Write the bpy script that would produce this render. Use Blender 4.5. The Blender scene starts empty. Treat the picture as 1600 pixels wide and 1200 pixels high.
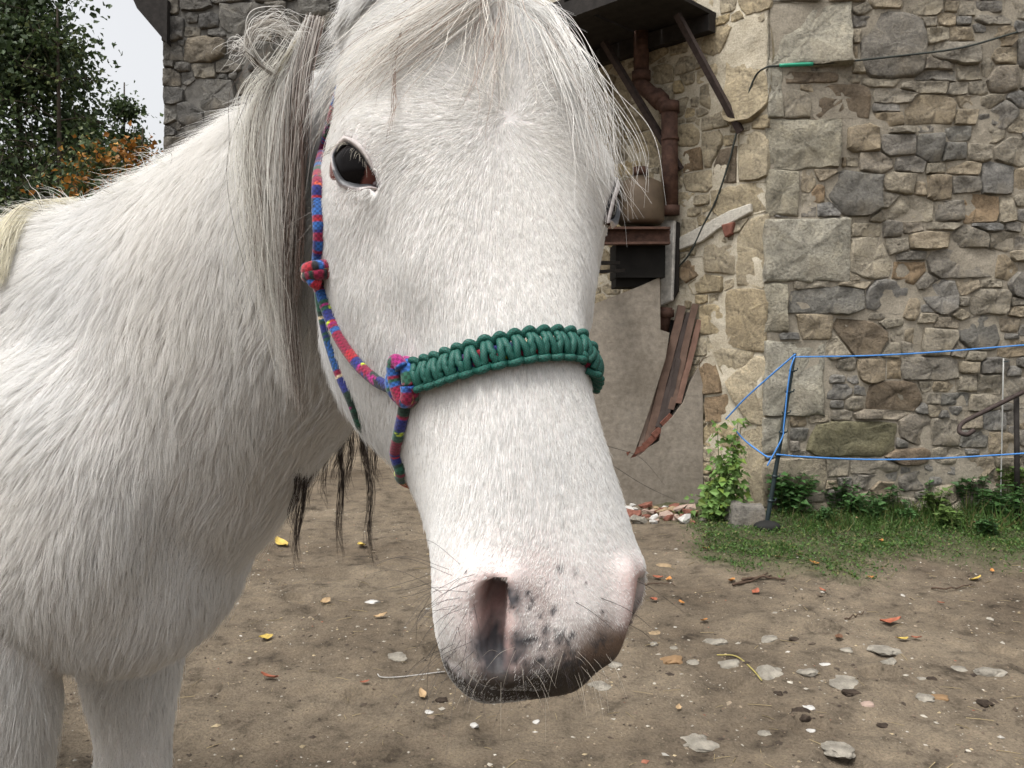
import bpy, bmesh, math, random
import numpy as np
from mathutils import Vector, Matrix, Euler
from mathutils.bvhtree import BVHTree
from mathutils.kdtree import KDTree
from mathutils import noise as mnoise

SC = bpy.context.scene
COL = SC.collection
rng = np.random.default_rng(7)
random.seed(7)

# ------------------------------------------------------------------ camera, sky, sun, exposure
F_PX = 1300.0
CAM_Z = 1.05
PITCH = math.radians(2.86)
cam_d = bpy.data.cameras.new('camera')
cam_d.sensor_fit = 'HORIZONTAL'
cam_d.sensor_width = 36.0
cam_d.lens = 36.0 * F_PX / 1600.0
cam_d.clip_start = 0.05
cam_d.clip_end = 400.0
cam = bpy.data.objects.new('camera', cam_d)
COL.objects.link(cam)
cam.location = (0, 0, CAM_Z)
cam.rotation_euler = (math.radians(90) - PITCH, 0, 0)
cam_d.dof.use_dof = True
cam_d.dof.focus_distance = 0.62
cam_d.dof.aperture_fstop = 90.0
SC.camera = cam

SUN_EL, SUN_AZ = math.radians(66), math.radians(-46)     # azimuth from behind the camera, negative: from the left
world = bpy.data.worlds.new('World')
SC.world = world
world.use_nodes = True
wn = world.node_tree
bg = wn.nodes['Background']
sky = wn.nodes.new('ShaderNodeTexSky')
sky.sky_type = 'NISHITA'
sky.sun_disc = False
sky.sun_elevation = SUN_EL
sky.sun_rotation = math.pi + SUN_AZ * -1
sky.air_density = 1.0
sky.dust_density = 6.0
sky.ozone_density = 1.0
hs = wn.nodes.new('ShaderNodeHueSaturation')
hs.inputs['Saturation'].default_value = 0.12
wn.links.new(sky.outputs[0], hs.inputs['Color'])
wn.links.new(hs.outputs[0], bg.inputs['Color'])
bg.inputs['Strength'].default_value = 0.15

sun_d = bpy.data.lights.new('sun', 'SUN')
sun_d.energy = 1.0
sun_d.angle = math.radians(14)
sun_d.color = (1.0, 0.96, 0.9)
sun = bpy.data.objects.new('sun', sun_d)
COL.objects.link(sun)
sd = Vector((math.sin(SUN_AZ) * math.cos(SUN_EL), -math.cos(SUN_AZ) * math.cos(SUN_EL), math.sin(SUN_EL)))
sun.rotation_euler = sd.to_track_quat('Z', 'Y').to_euler()
sun.location = sd * 20

SC.view_settings.view_transform = 'Standard'
SC.view_settings.look = 'None'
SC.view_settings.exposure = 0.88
SC.view_settings.gamma = 1.0
SC.render.engine = 'CYCLES'
SC.cycles.max_bounces = 6
SC.cycles.diffuse_bounces = 4
SC.cycles.transparent_max_bounces = 8
SC.cycles_curves.shape = 'RIBBONS' if hasattr(SC, 'cycles_curves') else None

# ------------------------------------------------------------------ helpers
def W(px, py, d):
    """a place in the yard from a bearing in the 1600x1200 view and its distance along +Y"""
    cp, sp = math.cos(PITCH), math.sin(PITCH)
    a = (px - 800) / F_PX
    b = (600 - py) / F_PX
    v = np.array([a, cp + b * sp, -sp + b * cp])
    v = v / v[1] * d
    return np.array([v[0], v[1], v[2] + CAM_Z])

def Gd(px, py):
    """ground point (z=0) under a bearing"""
    v = W(px, py, 1.0); v[2] -= CAM_Z
    k = -CAM_Z / v[2]
    return np.array([v[0] * k, v[1] * k, 0.0])

def nrm(v):
    v = np.asarray(v, float)
    return v / (np.linalg.norm(v, axis=-1, keepdims=True) + 1e-12)

def link(o, parent=None):
    COL.objects.link(o)
    if parent is not None:
        o.parent = parent
    return o

def mesh_obj(name, verts, faces, mat=None, parent=None, smooth=True, inv=None):
    me = bpy.data.meshes.new(name)
    me.from_pydata([tuple(v) for v in np.asarray(verts, float)], [], [tuple(int(i) for i in f) for f in faces])
    if smooth:
        me.polygons.foreach_set('use_smooth', np.ones(len(me.polygons), bool))
    me.update()
    o = bpy.data.objects.new(name, me)
    if mat is not None:
        for m in (mat if isinstance(mat, (list, tuple)) else [mat]):
            me.materials.append(m)
    link(o, parent)
    if parent is not None:
        o.matrix_parent_inverse = Matrix.Identity(4)
    return o

def fast_mesh(name, V, F, mat=None, parent=None, smooth=True):
    """V (n,3), F (m,k) with constant k"""
    V = np.asarray(V, np.float32); F = np.asarray(F, np.int32)
    me = bpy.data.meshes.new(name)
    me.vertices.add(len(V)); me.vertices.foreach_set('co', V.ravel())
    k = F.shape[1]
    me.loops.add(F.size); me.loops.foreach_set('vertex_index', F.ravel())
    me.polygons.add(len(F))
    me.polygons.foreach_set('loop_start', np.arange(0, F.size, k, dtype=np.int32))
    me.polygons.foreach_set('use_smooth', np.full(len(F), smooth, bool))
    me.update(calc_edges=True)
    me.validate()
    o = bpy.data.objects.new(name, me)
    if mat is not None:
        me.materials.append(mat)
    return link(o, parent)

def tag(o, label=None, cat=None, group=None, kind=None):
    if label: o['label'] = label
    if cat: o['category'] = cat
    if group: o['group'] = group
    if kind: o['kind'] = kind
    return o

def empty(name, loc, rot=None):
    o = bpy.data.objects.new(name, None)
    o.empty_display_size = 0.1
    o.location = tuple(loc)
    if rot is not None: o.rotation_euler = rot
    return link(o)

def vcol(me, cols, name='col'):
    a = me.color_attributes.new(name, 'FLOAT_COLOR', 'POINT')
    c = np.ones((len(me.vertices), 4), np.float32)
    c[:, :3] = cols
    a.data.foreach_set('color', c.ravel())

def sstep(x):
    x = np.clip(x, 0, 1); return x * x * (3 - 2 * x)

class MB:
    """collects simple solids into one mesh"""
    def __init__(s): s.v = []; s.f = []; s.n = 0
    def add(s, v, f):
        s.v.append(np.asarray(v, float)); s.f += [tuple(i + s.n for i in q) for q in f]; s.n += len(v)
    def box(s, c, h, rot=None):
        c = np.asarray(c, float); h = np.asarray(h, float)
        v = np.array([[x, y, z] for x in (-1, 1) for y in (-1, 1) for z in (-1, 1)], float) * h
        if rot is not None: v = v @ np.array(rot).T
        s.add(v + c, [(0, 1, 3, 2), (4, 6, 7, 5), (0, 4, 5, 1), (2, 3, 7, 6), (0, 2, 6, 4), (1, 5, 7, 3)])
    def tube(s, pts, r, n=8, caps=True):
        v, f = tube_geo(pts, r, n, caps); s.add(v, f)
    def obj(s, name, mat=None, parent=None, smooth=True):
        return mesh_obj(name, np.concatenate(s.v), s.f, mat, parent, smooth)

def catmull(P, n, closed=False):
    P = np.asarray(P, float); m = len(P)
    t = np.linspace(0, m if closed else m - 1, n, endpoint=not closed)
    i = np.floor(t).astype(int); u = (t - i)[:, None]
    if closed: g = lambda k: P[k % m]
    else:
        i = np.clip(i, 0, m - 2); u = (t - i)[:, None]
        E = np.vstack([2 * P[0] - P[1], P, 2 * P[-1] - P[-2]])
        g = lambda k: E[k + 1]
    p0, p1, p2, p3 = g(i - 1), g(i), g(i + 1), g(i + 2)
    return 0.5 * (2 * p1 + (p2 - p0) * u + (2 * p0 - 5 * p1 + 4 * p2 - p3) * u ** 2 + (3 * p1 - p0 - 3 * p2 + p3) * u ** 3)

def tube_geo(pts, r, n=8, caps=True, twist=0.0):
    P = np.asarray(pts, float); m = len(P)
    R = np.full(m, r, float) if np.isscalar(r) else np.asarray(r, float)
    T = np.gradient(P, axis=0); T = nrm(T)
    ref = np.array([0, 0, 1.0]) if abs(T[0][2]) < 0.9 else np.array([1.0, 0, 0])
    a = nrm(np.cross(T[0], ref)); V = []
    for i in range(m):
        a = nrm(a - T[i] * np.dot(a, T[i])); b = np.cross(T[i], a)
        th = np.linspace(0, 2 * math.pi, n, endpoint=False) + twist * i
        V.append(P[i] + R[i] * (np.cos(th)[:, None] * a + np.sin(th)[:, None] * b))
    V = np.concatenate(V); F = []
    for i in range(m - 1):
        for j in range(n):
            k = (j + 1) % n
            F.append((i * n + j, i * n + k, (i + 1) * n + k, (i + 1) * n + j))
    if caps:
        F.append(tuple(range(n - 1, -1, -1))); F.append(tuple((m - 1) * n + j for j in range(n)))
    return V, F

def fbm(P, scale=1.0, octaves=4, seed=0.0):
    out = np.empty(len(P))
    for i, p in enumerate(P):
        out[i] = mnoise.fractal(Vector((p[0] * scale + seed, p[1] * scale - seed, p[2] * scale + 2 * seed)), 0.9, 2.0, octaves)
    return out

def ellipsoid(c, r, axes=None, n=16):
    V = []; F = []
    for i in range(n + 1):
        ph = math.pi * i / n
        for j in range(2 * n):
            t = math.pi * j / n
            V.append((math.sin(ph) * math.cos(t) * r[0], math.sin(ph) * math.sin(t) * r[1], math.cos(ph) * r[2]))
    V = np.array(V)
    if axes is not None: V = V @ np.array(axes)
    for i in range(n):
        for j in range(2 * n):
            k = (j + 1) % (2 * n)
            F.append((i * 2 * n + j, (i + 1) * 2 * n + j, (i + 1) * 2 * n + k, i * 2 * n + k))
    return V + np.asarray(c), F


def vnoise(P, scale, seed=0):
    """fast vectorised value noise in 3D, range -1..1"""
    P = np.asarray(P, float) * scale + seed * 17.31
    I = np.floor(P).astype(np.int64); f = P - I; f = f * f * (3 - 2 * f)
    def h(ix, iy, iz):
        n = (ix * 374761393 + iy * 668265263 + iz * 2147483647 + seed * 1274126177) & 0xffffffff
        n = ((n ^ (n >> 13)) * 1274126177) & 0xffffffff
        n = n ^ (n >> 16)
        return (n & 0xffff) / 32767.5 - 1
    r = 0
    for a in (0, 1):
        for b in (0, 1):
            for c in (0, 1):
                w = (f[:, 0] if a else 1 - f[:, 0]) * (f[:, 1] if b else 1 - f[:, 1]) * (f[:, 2] if c else 1 - f[:, 2])
                r = r + w * h(I[:, 0] + a, I[:, 1] + b, I[:, 2] + c)
    return r

def vfbm(P, scale, oc=4, seed=0, gain=0.5):
    r = 0; a = 1
    for k in range(oc):
        r = r + a * vnoise(P, scale * 2 ** k, seed + k); a *= gain
    return r

# ------------------------------------------------------------------ materials
def newmat(name, rough=0.8, spec=0.3):
    m = bpy.data.materials.new(name); m.use_nodes = True
    nt = m.node_tree; b = nt.nodes['Principled BSDF']
    b.inputs['Roughness'].default_value = rough
    b.inputs['Specular IOR Level'].default_value = spec
    return m, nt, b

def N(nt, t, **kw):
    n = nt.nodes.new(t)
    for k, v in kw.items():
        if k in n.inputs: n.inputs[k].default_value = v
        else: setattr(n, k, v)
    return n

def ramp(nt, fac, stops, interp='LINEAR'):
    r = nt.nodes.new('ShaderNodeValToRGB'); r.color_ramp.interpolation = interp
    e = r.color_ramp.elements
    while len(e) < len(stops): e.new(0.5)
    for el, (p, c) in zip(e, stops):
        el.position = p; el.color = (*c, 1) if len(c) == 3 else c
    nt.links.new(fac, r.inputs['Fac'])
    return r

def mixc(nt, fac, a, b, mode='MIX'):
    m = nt.nodes.new('ShaderNodeMix'); m.data_type = 'RGBA'; m.blend_type = mode
    for s, v in ((m.inputs[0], fac), (m.inputs[6], a), (m.inputs[7], b)):
        if hasattr(v, 'node') or isinstance(v, bpy.types.NodeSocket): nt.links.new(v, s)
        elif isinstance(v, (int, float)): s.default_value = v
        else: s.default_value = (*v, 1)
    return m.outputs[2]

def bump(nt, b, h, strength=0.5, dist=0.01, prev=None):
    n = nt.nodes.new('ShaderNodeBump'); n.inputs['Strength'].default_value = strength
    n.inputs['Distance'].default_value = dist
    nt.links.new(h, n.inputs['Height'])
    if prev is not None: nt.links.new(prev.outputs[0], n.inputs['Normal'])
    nt.links.new(n.outputs[0], b.inputs['Normal'])
    return n

def noise_tex(nt, scale, detail=6, rough=0.6, coord='Object', vec=None, dist=0.0):
    t = N(nt, 'ShaderNodeTexNoise', Scale=scale, Detail=detail, Roughness=rough, Distortion=dist)
    if vec is None:
        tc = nt.nodes.new('ShaderNodeTexCoord'); vec = tc.outputs[coord]
    nt.links.new(vec, t.inputs['Vector'])
    return t

def flat_mat(name, col, rough=0.8, spec=0.3, var=0.25, scale=12, bs=0.3, metal=0.0, bd=0.004):
    m, nt, b = newmat(name, rough, spec)
    t = noise_tex(nt, scale)
    c = np.array(col)
    r = ramp(nt, t.outputs['Fac'], [(0.3, tuple(c * (1 - var))), (0.7, tuple(np.minimum(c * (1 + var), 1)))])
    nt.links.new(r.outputs[0], b.inputs['Base Color'])
    b.inputs['Metallic'].default_value = metal
    if bs:
        t2 = noise_tex(nt, scale * 6)
        bump(nt, b, t2.outputs['Fac'], bs, bd)
    return m

def attr_mat(name, attr='col', rough=0.8, spec=0.3, var=0.12, scale=60, bs=0.3, bd=0.002):
    m, nt, b = newmat(name, rough, spec)
    a = N(nt, 'ShaderNodeAttribute', attribute_name=attr)
    t = noise_tex(nt, scale)
    r = ramp(nt, t.outputs['Fac'], [(0.3, (1 - var,) * 3), (0.7, (1 + var,) * 3)])
    nt.links.new(mixc(nt, 1.0, a.outputs['Color'], r.outputs[0], 'MULTIPLY'), b.inputs['Base Color'])
    if bs: bump(nt, b, t.outputs['Fac'], bs, bd)
    return m
# ------------------------------------------------------------------ stone materials
def stone_mat(name, stops, rough=.85, moss=0.0, mscale=1.0):
    m, nt, b = newmat(name, rough, .25)
    oi = nt.nodes.new('ShaderNodeObjectInfo')
    tc = nt.nodes.new('ShaderNodeTexCoord')
    base = ramp(nt, oi.outputs['Random'], stops, 'CONSTANT' if len(stops) > 8 else 'LINEAR')
    n1 = noise_tex(nt, 9 * mscale, 8, .65, vec=tc.outputs['Object'])
    n2 = noise_tex(nt, 60 * mscale, 6, .7, vec=tc.outputs['Object'])
    n3 = noise_tex(nt, 3.2 * mscale, 4, .6, vec=tc.outputs['Object'])
    sh = ramp(nt, n1.outputs['Fac'], [(.25, (.55, .54, .52)), (.5, (.95, .95, .95)), (.75, (1.35, 1.32, 1.25))])
    c = mixc(nt, 1.0, base.outputs[0], sh.outputs[0], 'MULTIPLY')
    gr = ramp(nt, n2.outputs['Fac'], [(.3, (.50, .50, .51)), (.5, (1, 1, 1)), (.70, (1.42, 1.40, 1.34))])
    c = mixc(nt, .8, c, gr.outputs[0], 'MULTIPLY')
    st = ramp(nt, n3.outputs['Fac'], [(.52, (0, 0, 0)), (.70, (1, 1, 1))])
    c = mixc(nt, mixc(nt, 1.0, st.outputs[0], (.45, .45, .45), 'MULTIPLY'), c, (.21, .17, .115))
    nt.links.new(c, b.inputs['Base Color'])
    n4 = noise_tex(nt, 26 * mscale, 9, .75, vec=tc.outputs['Object'], dist=.4)
    dk = ramp(nt, n4.outputs['Fac'], [(.34, (.45, .44, .42)), (.46, (1, 1, 1))])
    c2_ = mixc(nt, .85, c, dk.outputs[0], 'MULTIPLY'); nt.links.new(c2_, b.inputs['Base Color'])
    p = bump(nt, b, n1.outputs['Fac'], .8, .03 / mscale)
    p = bump(nt, b, n4.outputs['Fac'], 1.0, .030 / mscale, p)
    bump(nt, b, n2.outputs['Fac'], .9, .010 / mscale, p)
    return m
FRONT_STOPS = [(0, (0.274, 0.246, 0.199)), (.16, (0.353, 0.312, 0.244)), (.32, (0.202, 0.188, 0.167)), (.46, (0.405, 0.358, 0.277)), (.6, (0.307, 0.246, 0.167)), (.72, (0.235, 0.228, 0.213)), (.86, (0.392, 0.324, 0.232)), (1, (0.313, 0.280, 0.220))]
WARM_STOPS = [(0, (0.403, 0.330, 0.218)), (.2, (0.488, 0.408, 0.276)), (.4, (0.366, 0.318, 0.236)), (.6, (0.512, 0.408, 0.241)), (.8, (0.439, 0.384, 0.287)), (1, (0.537, 0.456, 0.322))]
GREY_STOPS = [(0, (.15, .145, .135)), (.25, (.20, .19, .17)), (.5, (.12, .115, .108)), (.7, (.22, .20, .165)), (.85, (.165, .155, .14)), (1, (.23, .195, .145))]
M_FRONT = stone_mat('grey_rubble_stone', FRONT_STOPS)
M_QUOIN = stone_mat('dressed_granite', [(0, (0.390, 0.365, 0.300)), (.5, (0.436, 0.410, 0.342)), (1, (0.351, 0.320, 0.246))])
M_BROWN = stone_mat('brown_stone', [(0, (0.178, 0.144, 0.103)), (1, (0.230, 0.178, 0.127))])
M_DARKS = stone_mat('dark_stone', [(0, (.185, .175, .155)), (1, (.225, .215, .19))])
M_ORNG = stone_mat('orange_stone', [(0, (.27, .195, .12)), (1, (.32, .235, .15))])
M_MOSSY = stone_mat('mossy_stone', [(0, (0.165, 0.154, 0.099)), (1, (0.187, 0.171, 0.105))])
M_WARM = stone_mat('warm_rubble_stone', WARM_STOPS)
M_GREY = stone_mat('dull_rubble_stone', GREY_STOPS, mscale=.6)
def mortar_mat(name, c0, c1, scale=7):
    m, nt, b = newmat(name, .92, .15)
    n1 = noise_tex(nt, scale, 8, .65); n2 = noise_tex(nt, scale * 14, 5, .7)
    r1 = ramp(nt, n1.outputs['Fac'], [(.3, c0), (.7, c1)])
    r2 = ramp(nt, n2.outputs['Fac'], [(.3, (.65,) * 3), (.7, (1.2,) * 3)])
    nt.links.new(mixc(nt, .9, r1.outputs[0], r2.outputs[0], 'MULTIPLY'), b.inputs['Base Color'])
    p = bump(nt, b, n1.outputs['Fac'], .8, .02)
    bump(nt, b, n2.outputs['Fac'], .7, .006, p)
    return m
M_MORTAR = mortar_mat('earth_mortar', (.21, .185, .145), (.36, .32, .255))
M_MORTAR_W = mortar_mat('lime_mortar', (.40, .35, .26), (.56, .51, .41))
M_MORTAR_G = mortar_mat('grey_mortar', (.10, .095, .088), (.19, .18, .16))

def clip_poly(P, n, c):
    """keeps the part of a convex outline where n.x <= c"""
    out = []
    for i in range(len(P)):
        p, q = P[i], P[(i + 1) % len(P)]; dp, dq = p @ n - c, q @ n - c
        if dp <= 0: out.append(p)
        if dp * dq < 0: out.append(p + (q - p) * dp / (dp - dq))
    return out

def cell(seeds, i, near, g):
    """outline of one stone wedged between its neighbours"""
    cx, cy, w, h, a = seeds[i][:5]; sq = seeds[i][5] is M_QUOIN
    c0 = np.array([cx, cy]); ca, sa = math.cos(a), math.sin(a); R = np.array([[ca, -sa], [sa, ca]])
    if sq:
        j = lambda: g.uniform(-.012, .004)
        return c0 + np.array([[-w / 2 + j(), -h / 2 + j()], [w / 2 + j(), -h / 2 + j()], [w / 2 + j(), h / 2 + j()], [-w / 2 + j(), h / 2 + j()]])
    gx, gy = .64 * w + .012, .64 * h + .012
    k = [g.uniform(.12, .42) for _ in range(4)]
    box = [(-gx, -gy + 2 * gy * k[0] * .6), (-gx + 2 * gx * k[0], -gy), (gx - 2 * gx * k[1], -gy), (gx, -gy + 2 * gy * k[1] * .6), (gx, gy - 2 * gy * k[2] * .6), (gx - 2 * gx * k[2], gy), (-gx + 2 * gx * k[3], gy), (-gx, gy - 2 * gy * k[3] * .6)]
    P = [c0 + R @ np.array(q) for q in box]
    for j in near:
        ox, oy, ow, oh = seeds[j][:4]; d = np.array([ox - cx, oy - cy])
        if seeds[j][5] is M_QUOIN:
            ex, ey = abs(d[0]) - ow / 2, abs(d[1]) - oh / 2
            if ex / (w + .01) > ey / (h + .01): n = np.array([np.sign(d[0]), 0.]); c = n @ np.array([ox, oy]) - ow / 2
            else: n = np.array([0., np.sign(d[1])]); c = n @ np.array([ox, oy]) - oh / 2
        else:
            sx, sy = (w + ow) / 2, (h + oh) / 2
            n = np.array([np.sign(d[0]) * (abs(d[0]) / sx) ** 2.2 / sx, np.sign(d[1]) * (abs(d[1]) / sy) ** 2.2 / sy])
            ln = np.linalg.norm(n)
            if ln < 1e-9: continue
            n = n / ln
            rn = lambda W_, H_: math.hypot(n[0] * W_ / 2, n[1] * H_ / 2)
            ri, rj = rn(w, h), rn(ow, oh)
            c = n @ c0 + (n @ d) * ri / (ri + rj)
        P = clip_poly(P, n, c)
        if len(P) < 3: return None
    return np.array(P)

def outline(P, n, gap, g, sharp=False):
    """angles and radii of a convex outline seen from its middle, corners kept"""
    c = P.mean(0); Q = P - c
    ca = np.arctan2(Q[:, 1], Q[:, 0]); o = np.argsort(ca); ca, Q = ca[o], Q[o]
    th = np.sort(np.concatenate([ca, np.linspace(-math.pi, math.pi, n, endpoint=False)]))
    keep = np.concatenate([[True], np.diff(th) > .05]); th = th[keep]
    m = len(ca); r = np.zeros(len(th))
    for q, t in enumerate(th):
        k = np.searchsorted(ca, t) % m; p1, p2 = Q[k - 1], Q[k]; dd = p2 - p1
        den = math.cos(t) * dd[1] - math.sin(t) * dd[0]
        r[q] = abs((p1[0] * dd[1] - p1[1] * dd[0]) / den) if abs(den) > 1e-7 else np.hypot(*p2)
    r = np.maximum(r - gap, .008)
    if not sharp: r = .84 * r + .08 * (np.roll(r, 1) + np.roll(r, -1))
    r = r * (1 + g.normal(0, .022, len(r)))
    return c, th, r

def stone_geo(th, r, proud, depth, seed, rough=.010, flat=.62):
    """a rough block: outline rings rising to a broken face; local x,y in the wall plane, z outwards"""
    n = len(th); g = np.random.default_rng(seed)
    rm = r.mean()
    prof = [(1.0, -depth), (1.01, proud * .2), (.985, proud * .84), (.92, proud * 1.0), (flat, proud * 1.04), (flat * .45, proud * 1.05)]
    tilt = g.normal(0, .14, 2); rings = []
    for k, (f, z) in enumerate(prof):
        rr = r * f - (0 if k < 2 else min(.004, rm * .08))
        x, y = rr * np.cos(th), rr * np.sin(th)
        p = np.stack([x, y, np.zeros(n)], 1)
        zz = np.full(n, z)
        if k >= 2:
            zz = zz + (x * tilt[0] + y * tilt[1]) * .6 + rough * vfbm(p + seed * 3.7, 14, 3, 5) * (1 if k > 2 else .6)
        if k in (1, 2):
            j = 1 + .035 * vnoise(p + seed * 1.3, 40, 8); x, y = x * j, y * j
        rings.append(np.stack([x, y, zz], 1))
    c = np.array([[0, 0, rings[-1][:, 2].mean() + rough * .2 * g.normal()]])
    V = np.concatenate(rings + [c]); F = []
    for i in range(len(prof) - 1):
        for j in range(n):
            k = (j + 1) % n; F.append((i * n + j, i * n + k, (i + 1) * n + k, (i + 1) * n + j))
    o = (len(prof) - 1) * n
    for j in range(n): F.append((o + j, o + (j + 1) % n, len(V) - 1))
    return V, F

def smooth_by_angle(me, ang=40):
    try:
        me.set_sharp_from_angle(angle=math.radians(ang))
    except Exception: pass

def masonry(parent, origin, ux, uy, un, seeds, area, mats, proud=(.012, .035), gap=.007, res=.01, limit=None, rough=.010, stuff_name='small_stone'):
    """builds each seed as one stone of the wall; seeds: (cx, cy, w, h, angle, mat or None)"""
    x0, x1, y0, y1 = area
    M = Matrix((Vector(ux), Vector(uy), Vector(un))).transposed().to_4x4()
    order = sorted(range(len(seeds)), key=lambda i: -seeds[i][2] * seeds[i][3])
    SD = np.array([q[:4] for q in seeds]); g = np.random.default_rng(len(seeds))
    rest = MB(); cnt = 0
    for rank, i in enumerate(order):
        s = seeds[i]
        cx, cy, w, h = s[:4]
        if not (x0 < cx < x1 and y0 < cy < y1): continue
        near = np.where((abs(SD[:, 0] - cx) < (SD[:, 2] + w) * .75 + .03) & (abs(SD[:, 1] - cy) < (SD[:, 3] + h) * .75 + .03))[0]
        P = cell(seeds, i, [j for j in near if j != i], g)
        if P is None: continue
        P = clip_poly([np.array(q) for q in P], np.array([-1., 0]), -x0 - .008)
        if len(P) < 3: continue
        P = np.array(P)
        (cx, cy), th, r = outline(P, 26 if s[5] is M_QUOIN else 18 if max(w, h) > .25 else 13 if max(w, h) > .12 else 8, gap * random.uniform(.4, 1.6), g, s[5] is M_QUOIN)
        if r.mean() < .012: continue
        pr = random.uniform(*proud) * (1 if max(w, h) > .1 else .8)
        if s[5] is not None and len(s) > 6: pr = s[6]
        V, F = stone_geo(th, r, pr, .05, i * 7 + 3, rough * (1 if max(w, h) > .12 else .6))
        pos = Vector(origin) + Vector(ux) * cx + Vector(uy) * cy
        if limit is not None and cnt >= limit:
            Vw = (np.array(M.to_3x3()) @ V.T).T + np.array(pos); rest.add(Vw, F); continue
        m = s[5] or random.choice(mats)
        o = mesh_obj('stone', V, F, m, parent, True)
        smooth_by_angle(o.data, 52)
        o.matrix_local = Matrix.Translation(pos - parent.location) @ M
        cnt += 1
    if rest.v:
        o = rest.obj(stuff_name, mats[0], parent); o.location = -parent.location; o['kind'] = 'stuff'
    return cnt

def dart(area, existing, sizes, n_try, aspect=(1.1, 2.1), seed=3):
    g = np.random.default_rng(seed); out = list(existing)
    C = [(s[0], s[1], s[2] / 2, s[3] / 2) for s in out]
    x0, x1, y0, y1 = area
    for sz, tries in zip(sizes, n_try):
        for _ in range(tries):
            h = sz * g.uniform(.75, 1.25); w = h * g.uniform(*aspect)
            cx, cy = g.uniform(x0, x1), g.uniform(y0, y1)
            ok = True
            for (a, b, c, d) in C:
                dx, dy = abs(cx - a) / (c + w / 2), abs(cy - b) / (d + h / 2)
                if dx ** 2.4 + dy ** 2.4 < .84: ok = False; break
            if ok:
                C.append((cx, cy, w / 2, h / 2)); out.append((cx, cy, w, h, g.normal(0, .12), None))
    return out

def wall_sheet(name, parent, origin, ux, uy, un, area, step, amp, mat, off=0.0, thick=.5, hole=None):
    """lumpy mortar face with a body behind it"""
    x0, x1, y0, y1 = area
    nx, ny = int((x1 - x0) / step) + 1, int((y1 - y0) / step) + 1
    X, Y = np.meshgrid(np.linspace(x0, x1, nx), np.linspace(y0, y1, ny))
    P3 = np.stack([X.ravel(), Y.ravel(), 0 * X.ravel()], 1)
    Z = off + amp * vfbm(P3, 6, 4, 4)
    edge = np.minimum(np.minimum(X - x0, x1 - X), np.minimum(Y - y0, y1 - Y)).ravel()
    V = np.array(origin)[None] + np.outer(X.ravel(), ux) + np.outer(Y.ravel(), uy) + np.outer(Z, un)
    idx = np.arange(nx * ny).reshape(ny, nx)
    F = np.stack([idx[:-1, :-1], idx[:-1, 1:], idx[1:, 1:], idx[1:, :-1]], -1).reshape(-1, 4)
    if hole is not None:
        c = P3[F].mean(1); F = F[~hole(c[:, 0], c[:, 1])]
    rim = np.concatenate([idx[0], idx[1:, -1], idx[-1, -2::-1], idx[-2:0:-1, 0]])
    B = V[rim] - np.array(un) * thick; nb = len(V)
    V = np.vstack([V, B]); m = len(rim)
    F2 = [(rim[i], nb + i, nb + (i + 1) % m, rim[(i + 1) % m]) for i in range(m)]
    F = np.vstack([F, np.array(F2)])
    o = fast_mesh(name, V - np.array(parent.location), F, mat, parent)
    return o

# ------------------------------------------------------------------ stone house on the right: two faces meeting at a dressed corner
D_R = 5.0
CORNER = W(1195, 600, D_R); CORNER[2] = 0
house = tag(empty('stone_house', CORNER), 'rubble stone house with dressed corner blocks behind the blue fence line', 'house')
UX, UY, UN = (1, 0, 0), (0, 0, 1), (0, -1, 0)
def fpx(px, py):
    w = W(px, py, D_R); return w[0] - CORNER[0], w[2]
def c4(x, y, w, h, mat=None, ang=0, *rest):     # read off the upper enlargement (2.4x from 1180,0)
    cx, cy = fpx(1180 + x / 2.4, y / 2.4); k = D_R / F_PX
    return (cx, cy, w / 2.4 * k, h / 2.4 * k, ang, mat, *rest)
def c5(x, y, w, h, mat=None, ang=0, *rest):     # lower enlargement (3x from 1080,500)
    cx, cy = fpx(1080 + x / 3, 500 + y / 3); k = D_R / F_PX
    return (cx, cy, w / 3 * k, h / 3 * k, ang, mat, *rest)
Q, BR, DK, OR, MO = M_QUOIN, M_BROWN, M_DARKS, M_ORNG, M_MOSSY
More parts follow.
